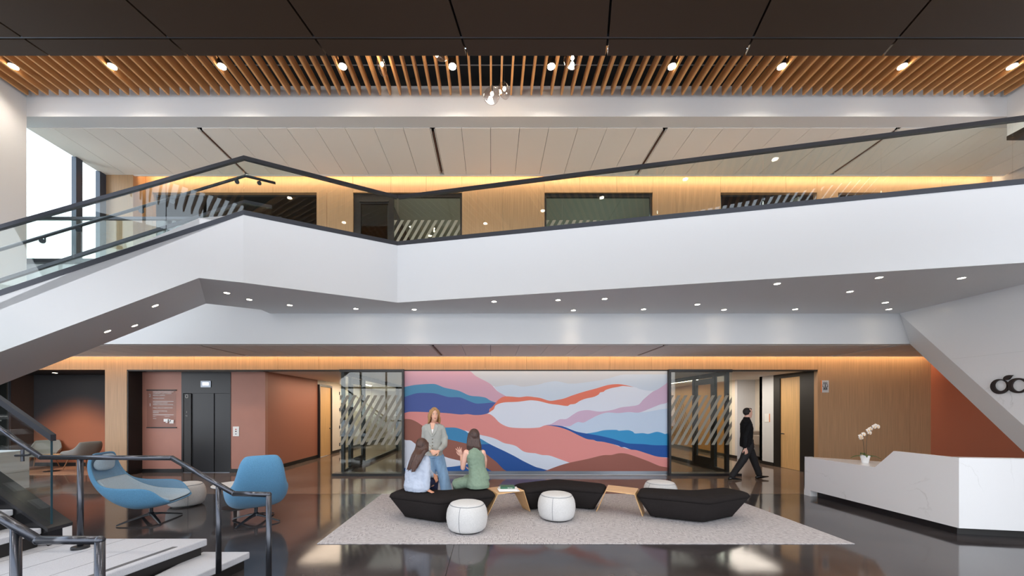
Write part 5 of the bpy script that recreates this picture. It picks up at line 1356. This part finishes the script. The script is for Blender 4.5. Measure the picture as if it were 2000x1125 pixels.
# ---------------------------------------------------------------- standing woman
OA = Vector((-1.08, 7.20, 0)); A = person('woman standing in a grey blazer and wide jeans facing the two seated women', OA)
def LA(px, py, D=7.2): return P(px, py, D)-OA
b = MB(); R3 = rotm(.30, .06)
hc = LA(848.5, 809.5, 7.15); f = head(b, hc, R3, .98)
limb(b, [LA(846, 834, 7.22), LA(847, 824, 7.20), hc+Vector((0, .01, -.06))], [.055, .050, .052])
torso(b, [(LA(846, 846, 7.2), .12, .08, 0), (LA(846, 834, 7.2), .13, .07, 0), (LA(846, 829.5, 7.2), .06, .05, 0)])
wl, wr = LA(842.5, 880.5, 6.99), LA(857, 881, 6.98)
limb(b, [LA(831, 873, 7.14).lerp(wl, .3), wl], [.026, .023]); limb(b, [LA(868, 871, 7.14).lerp(wr, .3), wr], [.026, .023])
hand(b, wl, (.86, -.12, -.30), (0, .9, -.3), .75, .03, -1, .92)
hand(b, wr, (-.86, -.30, -.36), (0, .9, -.3), .75, .03, 1, .92)
limb(b, [(.09, 0, .86), (.17, 0, .46), (.25, 0, .09)], [.075, .05, .035]); limb(b, [(-.08, 0, .86), (-.07, -.01, .46), (-.06, 0, .09)], [.075, .05, .035])
o = b.build('body', SK1, A, local=True, smooth=True); remesh(o, .0055)
face(f, R3, A, .98)
# blazer
b = MB()
torso(b, [((-.02, 0, .835), .185, .125, 0), ((-.015, 0, .93), .172, .118, 0), ((-.02, 0, 1.06), .150, .108, 0), ((-.02, 0, 1.20), .168, .118, 0), ((-.02, 0, 1.31), .188, .115, 0), ((-.02, 0, 1.385), .190, .092, 0), ((-.02, .01, 1.425), .15, .075, 0), ((-.02, .03, 1.437), .10, .050, 0)])
sl_, sr_ = Vector((-.178, 0, 1.352)), Vector((.142, 0, 1.358))
limb(b, [sl_, LA(829, 858, 7.22), LA(831, 872, 7.14), wl+Vector((-.03, .03, .03))], [.058, .056, .053, .048])
limb(b, [sr_, LA(869, 855, 7.22), LA(868, 870, 7.14), wr+Vector((.03, .03, .035))], [.058, .056, .053, .050])
BLZ = mat('grey_tweed', rgb(168, 170, 166), .85, 0, .2, noise=(300, .12, (1, 1, 1)), bump=(60, .4))
o = b.build('blazer', BLZ, A, local=True, smooth=True); remesh(o, .008, 2, (.014, .06))
# open V neck: top and chest
def vpoly(pts, y): return [Vector((x, y, z)) for x, z in pts]
m = MB(); m.loft2([(-.066, -.080, 1.452), (.028, -.080, 1.452), (-.018, -.136, 1.25)], [(-.066, -.03, 1.455), (.028, -.03, 1.455), (-.018, -.10, 1.25)])
m.build('neck_skin', SK1, A, local=True)
m = MB(); m.loft2([(-.036, -.118, 1.335), (.004, -.118, 1.335), (-.016, -.139, 1.25)], [(-.036, -.09, 1.335), (.004, -.09, 1.335), (-.016, -.10, 1.25)]); m.build('white_top', mat('white_cotton', rgb(236, 236, 236), .8), A, local=True)
for sx, pts in ((1, [(.03, 1.44), (.085, 1.40), (.070, 1.33), (-.005, 1.20), (-.016, 1.22)]), (-1, [(-.07, 1.44), (-.125, 1.40), (-.108, 1.33), (-.030, 1.20), (-.016, 1.22)])):
    yy = lambda z: -.088-.052*(1.44-z)/.24
    MB().loft2([(x, yy(z)-.004, z) for x, z in pts], [(x, yy(z)+.012, z) for x, z in pts]).build('lapel', BLZ, A, local=True)
for z in (1.15, 1.09, 1.03, .97):
    e = MB(); ball(e, (-.016, -.118+.006*(1.15-z)*0, z), (.011, .006, .011), None, 10, 6); e.build('button', mat('button_brown', rgb(96, 84, 66), .4), A, local=True)
# jeans
b = MB()
torso(b, [((0, 0, .80), .165, .115, 0), ((0, 0, .90), .155, .105, 0), ((0, 0, .98), .145, .10, 0)])
limb(b, [(.085, 0, .80), (.165, 0, .48), (.215, 0, .25), (.245, .0, .07)], [.105, .098, .104, .115], 18); limb(b, [(-.075, 0, .80), (-.065, -.02, .48), (-.06, -.01, .25), (-.055, 0, .07)], [.105, .095, .10, .11], 18)
JN = mat('light_denim', rgb(132, 164, 196), .85, 0, .2, noise=(9, .20, (1, 1, .4)), bump=(90, .3))
o = b.build('jeans', JN, A, local=True, smooth=True); remesh(o, .009, 2, (.012, .05))
for p_ in ((.25, -.02, .085), (-.055, -.02, .085)):
    m = MB(); shoe(m, p_, (0.15, -1, 0)); m.build('shoe', mat('white_leather', rgb(225, 222, 216), .4), A, local=True, smooth=True)
# hair: side parted waves to the shoulder
HB = mat('blonde_hair', rgb(184, 142, 96), .5, 0, .4, noise=(1, .42, (160, 160, 14)), bump=(1, .8, (160, 160, 14)))
b = MB(); ball(b, hc+R3 @ Vector((0, .016, .034)), (.081, .100, .104), R3, 24, 16)
for k in range(26):
    a = math.radians(-18+ (k/25)*216); rr = random.Random(k)
    x0, y0 = .078*math.cos(a), .030+.082*math.sin(a)
    if -.3 < x0/.078 < .3 and y0 < 0: continue
    L_ = .225+rr.uniform(-.02, .02); pts = []
    for j in range(7):
        u = j/6; w1 = .010*math.sin(u*9+k*.6)
        pts.append(hc+R3 @ Vector((x0*(1+.12*u+.34*u*u+.10*math.sin(u*5))+w1, y0*(1+.1*u), .075-L_*u)))
    limb(b, pts, [.012, .017, .018, .019, .022, .020, .010], 8)
for sx in (-1, 1):
    for j in range(5):
        a0 = hc+R3 @ Vector((sx*.012, -.078+.012*j, .100+.002*j)); a1 = hc+R3 @ Vector((sx*(.062+.004*j), -.066+.012*j, .055)); a2 = hc+R3 @ Vector((sx*.083, -.040+.012*j, -.02)); a3 = hc+R3 @ Vector((sx*(.098+.01*math.sin(j)), -.02+.012*j, -.10))
        limb(b, [a0, a1, a2, a3], [.010, .013, .015, .014], 8)
o = b.build('hair', HB, A, local=True, smooth=True); remesh(o, .0058, 1)
m = MB(); m.tube([wl+Vector((-.004+.028*math.cos(a), .002, .0+.028*math.sin(a))) for a in [k*math.pi/8 for k in range(17)]], .005, 6); m.build('bracelet', mat('gold', rgb(206, 170, 100), .3, .8), A, local=True)

# ---------------------------------------------------------------- seated woman in pale blue shirt
OB = Vector((-1.15, 5.97, RZ+BH)); B = person('long-haired woman in a pale blue shirt sitting on the bench with her back turned', OB)
def LB_(px, py, D=5.97): return P(px, py, D)-OB
yw = -.55     # facing away and to the right
R3 = rotm(math.pi+yw, .04)
b = MB(); hc = LB_(825.5, 870.5, 5.99); f = head(b, hc, R3, .96)
limb(b, [LB_(822, 897, 5.98), hc+Vector((0, 0, -.05))], [.052, .05])
hr = Vector((-.945, 5.845, RZ+BH+.014))-OB
wR = LB_(833.5, 955, 5.86)
limb(b, [LB_(832.5, 935, 5.90), wR], [.036, .026]); hand(b, wR+Vector((0, -.0, -.012)), (.95, -.20, -.36), (-.3, .15, -1), .22, .16, 1, .92)
wL = LB_(847.5, 928, 6.22); limb(b, [LB_(836, 922, 6.15), wL], [.034, .025]); hand(b, wL, (.42, .15, -.8), (-.6, .6, -.5), .45, .10, 1, .92)
limb(b, [(.05, .25, .08), (.19, .42, .02), (.19, .50, -.36)], [.07, .05, .035])
o = b.build('body', SK2, B, local=True, smooth=True); remesh(o, .0058)
face(f, R3, B, .96)
b = MB()
torso(b, [((-.02, .0, .005), .205, .145, -yw*.0+yw), ((-.02, .0, .07), .215, .160, yw), ((-.03, .01, .18), .19, .140, yw), ((-.03, .01, .30), .185, .125, yw), ((-.01, .01, .41), .190, .115, yw), ((.015, .01, .485), .182, .095, yw), ((.03, .01, .525), .12, .075, yw), ((.035, .01, .55), .070, .06, yw)])
shR = LB_(832, 897, 5.93); shL = Vector((-.10, .06, .465))
limb(b, [shR, LB_(833, 912, 5.90), LB_(832.5, 929, 5.88), wR+Vector((-.004, 0, .02))], [.066, .066, .066, .050])
limb(b, [Vector((.09, .12, .44)), LB_(834, 920, 6.12), wL+Vector((-.03, 0, .0))], [.07, .06, .045])
SHT = mat('pale_blue_cotton', rgb(180, 190, 208), .85, 0, .2, bump=(14, .5))
o = b.build('shirt', SHT, B, local=True, smooth=True); remesh(o, .008, 2, (.022, .055))
b = MB(); torso(b, [((0, .04, .015), .18, .14, yw), ((0, .05, .12), .17, .14, yw)])
limb(b, [(.03, .10, .085), LB_(846, 937, 6.38), LB_(847, 975, 6.44), Vector((.22, .52, -.34))], [.095, .076, .060, .055], 14); limb(b, [(.06, .08, .075), (.12, .38, .06), (.13, .48, -.10), (.12, .50, -.34)], [.09, .074, .060, .055], 14)
o = b.build('trousers', mat('navy_cotton', rgb(24, 30, 62), .85), B, local=True, smooth=True); remesh(o, .009)
m = MB(); shoe(m, (.22, .54, -.348), (.6, .8, 0)); m.build('shoe', M['dark'], B, local=True, smooth=True)
m = MB(); shoe(m, (.12, .52, -.348), (.6, .8, 0)); m.build('shoe', M['dark'], B, local=True, smooth=True)
HD = mat('dark_brown_hair', rgb(72, 46, 36), .42, 0, .5, noise=(1, .55, (140, 140, 10)), bump=(1, .9, (140, 140, 10)))
b = MB(); ball(b, hc+R3 @ Vector((0, .022, .018)), (.088, .100, .108), R3, 24, 16)
tip = LB_(806, 918, 5.84)
for k in range(34):
    u = k/33; rr = random.Random(100+k); a = math.radians(-200+u*215)
    p0 = hc+Vector((.076*math.cos(a), .074*math.sin(a)*.9, .04))
    end = Vector((tip.x-.075+.19*u+rr.uniform(-.015, .015), tip.y-.02+.05*math.sin(a), tip.z+rr.uniform(-.03, .05)+(.10 if u > .75 else 0)+.10*max(0, u-.5)))
    mid = p0.lerp(end, .45)+Vector((.012*math.cos(a)+.02, -.045 if math.sin(a) < .3 else 0, .0))
    mid.y = min(mid.y, -.125); end.y = min(end.y, -.150+.03*u)
    q = p0+Vector((.012*math.cos(a), .01*math.sin(a), -.10)); 
    if math.sin(a) < .4: q.y = min(q.y, -.075)
    limb(b, [p0, q, mid, mid.lerp(end, .5)+Vector((0, -.008, 0)), end], [.020, .024, .022, .017, .006], 8)
o = b.build('hair', HD, B, local=True, smooth=True); remesh(o, .006, 1)
m = MB(); c_ = hc+Vector((-.035, -.062, .092)); m.tube([c_+Vector((-.012, -.004, -.014)), c_, c_+Vector((.012, .006, .010))], .004, 6); m.build('hair_clip', mat('gold', rgb(206, 170, 100), .3, .8), B, local=True)

# ---------------------------------------------------------------- seated woman in green
OC = Vector((-.215, 6.13, RZ+BH)); C = person('woman in a sleeveless green top and trousers gesturing with a raised hand on the bench', OC)
def LC(px, py, D=6.13): return P(px, py, D)-OC
yw = .45; R3 = rotm(math.pi+.75, .05)
b = MB(); hc = LC(924.5, 852, 6.20); f = head(b, hc, R3, .97)
limb(b, [LC(927.5, 880, 6.17), LC(926.5, 870, 6.18), hc+Vector((0, 0, -.05))], [.06, .05, .05])
shL, shR = LC(911, 884, 6.10), LC(942.5, 884, 6.16)
elL, wrL = LC(904, 914, 6.16), LC(901.5, 890, 6.40)
limb(b, [shL, LC(906.5, 899, 6.12), elL], [.050, .044, .038]); limb(b, [elL, wrL], [.038, .026])
hand(b, wrL, (-.35, -.10, .95), (.25, .95, .1), .12, .42, 1, 1.0)
elR = LC(946, 912, 6.30); limb(b, [shR, LC(946.5, 898, 6.22), elR], [.050, .042, .036]); limb(b, [elR, LC(925, 918, 6.52)], [.036, .025]); hand(b, LC(925, 918, 6.52), (-.9, .2, .1), (0, .4, 1), .5, .1, -1, .95)
torso(b, [(LC(928, 893, 6.15), .14, .08, yw), (LC(927.5, 884, 6.15), .16, .075, yw), (LC(927.5, 879, 6.16), .08, .055, yw)])
limb(b, [(-.05, .10, .09), (-.36, .30, .02), (-.34, .36, -.36)], [.07, .05, .035])
o = b.build('body', SK3, C, local=True, smooth=True); remesh(o, .0058)
face(f, R3, C, .97)
GRN = mat('sage_cotton', rgb(126, 146, 128), .85, 0, .2, noise=(20, .08, (1, 1, 1)), bump=(20, .4))
b = MB()
def row(px, py, hw, hd, dy=0.0): 
    v = LC(px, py, 6.14); return (Vector((v.x, dy, v.z)), hw, hd, yw)
torso(b, [row(936, 936, .172, .130), row(935.5, 928, .164, .124), row(932, 914, .138, .106, .01), row(930, 903, .140, .104, .01), row(929, 892, .152, .104, .01), row(928.5, 884, .140, .090, .01), row(928.5, 879, .108, .075, .015), row(928, 875.5, .070, .062, .02), row(927.5, 872.5, .058, .055, .02)])
o = b.build('sleeveless_top', GRN, C, local=True, smooth=True); remesh(o, .008, 2, (.014, .05))
b = MB(); torso(b, [(Vector((0, 0, .012)), .175, .145, yw), (Vector((0, 0, .07)), .185, .158, yw), (Vector((.0, .0, .16)), .165, .135, yw), (Vector((0, 0, .22)), .152, .12, yw)])
kn = LC(889, 945, 6.27)
limb(b, [(-.04, .03, .085), (kn.x*.55, .09, .085), kn+Vector((.03, 0, .0)), kn+Vector((.02, .16, -.12)), kn+Vector((.06, .24, -.34))], [.10, .092, .078, .065, .055], 16)
limb(b, [(.04, .08, .085), (-.18, .34, .075), (-.20, .40, -.10), (-.20, .40, -.34)], [.10, .085, .065, .055], 16)
o = b.build('trousers', GRN, C, local=True, smooth=True); remesh(o, .009, 2, (.014, .05))
for p_ in (kn+Vector((.06, .26, 0)), Vector((-.2, .42, 0))):
    m = MB(); shoe(m, (p_.x, p_.y, -.348), (-.6, .8, 0)); m.build('shoe', M['dark'], C, local=True, smooth=True)
HC = mat('brown_hair', rgb(66, 44, 38), .42, 0, .5, noise=(1, .5, (140, 140, 10)), bump=(1, .9, (140, 140, 10)))
b = MB(); ball(b, hc+R3 @ Vector((0, .020, .018)), (.086, .098, .108), R3, 24, 16)
for k in range(30):
    u = k/29; rr = random.Random(300+k); a = math.radians(-185+u*225)
    p0 = hc+Vector((.074*math.cos(a)+.006, .074*math.sin(a)*.9, .04))
    ex = -.095+.235*u
    end = Vector((hc.x+ex+rr.uniform(-.01, .01), hc.y-.10+.02*u, hc.z-.225-.055*u+rr.uniform(-.02, .02)))
    q = p0+Vector((.010*math.cos(a), 0, -.09))
    if math.sin(a) < .4: q.y = min(q.y, hc.y-.075)
    mid = q.lerp(end, .5)+Vector((.008*math.sin(k), -.012, 0))
    limb(b, [p0, q, mid, end], [.020, .023, .021, .007], 8)
o = b.build('hair', HC, C, local=True, smooth=True); remesh(o, .006, 1)

# ---------------------------------------------------------------- walking man
OD = Vector((6.27, 9.30, 0)); Dm = person('man in a black ribbed sweater and trousers walking toward the corridor', OD)
def LD(px, py, D=9.3): return P(px, py, D)-OD
R3 = rotm(math.pi/2+.12, .05)
b = MB(); hc = LD(1460.5, 806.5, 9.3); f = head(b, hc, R3, 1.02)
limb(b, [LD(1459, 823, 9.3), hc+Vector((-.01, 0, -.05))], [.065, .058])
hl = LD(1456, 876, 9.02); hr_ = LD(1466, 873, 9.55)
limb(b, [LD(1456, 864, 9.02), hl], [.036, .028]); hand(b, hl, (.25, 0, -1), (0, 1, 0), .55, .05, -1, 1.05)
limb(b, [LD(1464, 862, 9.52), hr_], [.036, .028]); hand(b, hr_, (.4, 0, -1), (0, -1, 0), .55, .05, 1, 1.05)
aR, aF = Vector((-.455, -.08, .095)), Vector((.315, .08, .105))
limb(b, [(-.02, -.08, .86), (-.17, -.08, .50), aR], [.08, .055, .04]); limb(b, [(.04, .08, .86), (.17, .08, .48), aF], [.08, .055, .04])
o = b.build('body', SK3, Dm, local=True, smooth=True); remesh(o, .0062)
face(f, R3, Dm, 1.02)
SWT = mat('black_rib_knit', rgb(26, 26, 28), .85, 0, .15, bump=(1, 1.0, (2, 2, 60)))
b = MB(); yw = 1.15
torso(b, [((-.06, 0, .80), .175, .130, yw), ((-.06, 0, .92), .172, .130, yw), ((-.05, 0, 1.08), .175, .128, yw), ((-.05, 0, 1.24), .20, .132, yw), ((-.06, 0, 1.36), .215, .118, yw), ((-.06, 0, 1.43), .17, .095, yw), ((-.055, 0, 1.47), .09, .075, yw), ((-.05, 0, 1.52), .062, .062, yw)])
limb(b, [(-.10, -.19, 1.335), LD(1456, 851, 9.04), LD(1456, 866, 9.02), hl+Vector((-.01, 0, .04))], [.060, .056, .050, .042])
limb(b, [(-.03, .18, 1.335), LD(1462, 850, 9.55), hr_+Vector((-.01, 0, .04))], [.060, .056, .042])
o = b.build('sweater', SWT, Dm, local=True, smooth=True); remesh(o, .009, 2, (.012, .07))
b = MB(); torso(b, [((-.02, 0, .78), .165, .13, yw), ((-.03, 0, .90), .165, .125, yw), ((-.03, 0, .98), .16, .12, yw)])
limb(b, [(-.04, -.08, .82), (-.18, -.08, .50), (-.33, -.08, .28), aR+Vector((0, 0, .0))], [.105, .085, .075, .070], 16)
limb(b, [(.03, .08, .82), (.17, .08, .49), (.25, .08, .28), aF+Vector((-.01, 0, .02))], [.105, .085, .075, .070], 16)
o = b.build('trousers', mat('black_wool', rgb(24, 23, 26), .8), Dm, local=True, smooth=True); remesh(o, .009, 2, (.012, .08))
m = MB(); shoe(m, (aR.x, aR.y, .088), (1, -.02, 0), .30); m.build('shoe', mat('patent_black', rgb(16, 16, 18), .12), Dm, local=True, smooth=True)
m = MB(); shoe(m, (aF.x, aF.y, .088), (1, -.02, 0), .30, .22); m.build('shoe', mat('patent_black', rgb(16, 16, 18), .12), Dm, local=True, smooth=True)
b = MB(); ball(b, hc+R3 @ Vector((0, .022, .030)), (.080, .096, .098), R3, 22, 14); ball(b, hc+R3 @ Vector((0, -.045, .098)), (.050, .045, .026), R3, 16, 10)
o = b.build('hair', mat('black_hair', rgb(24, 20, 20), .6, bump=(90, .6)), Dm, local=True, smooth=True); remesh(o, .006, 1)
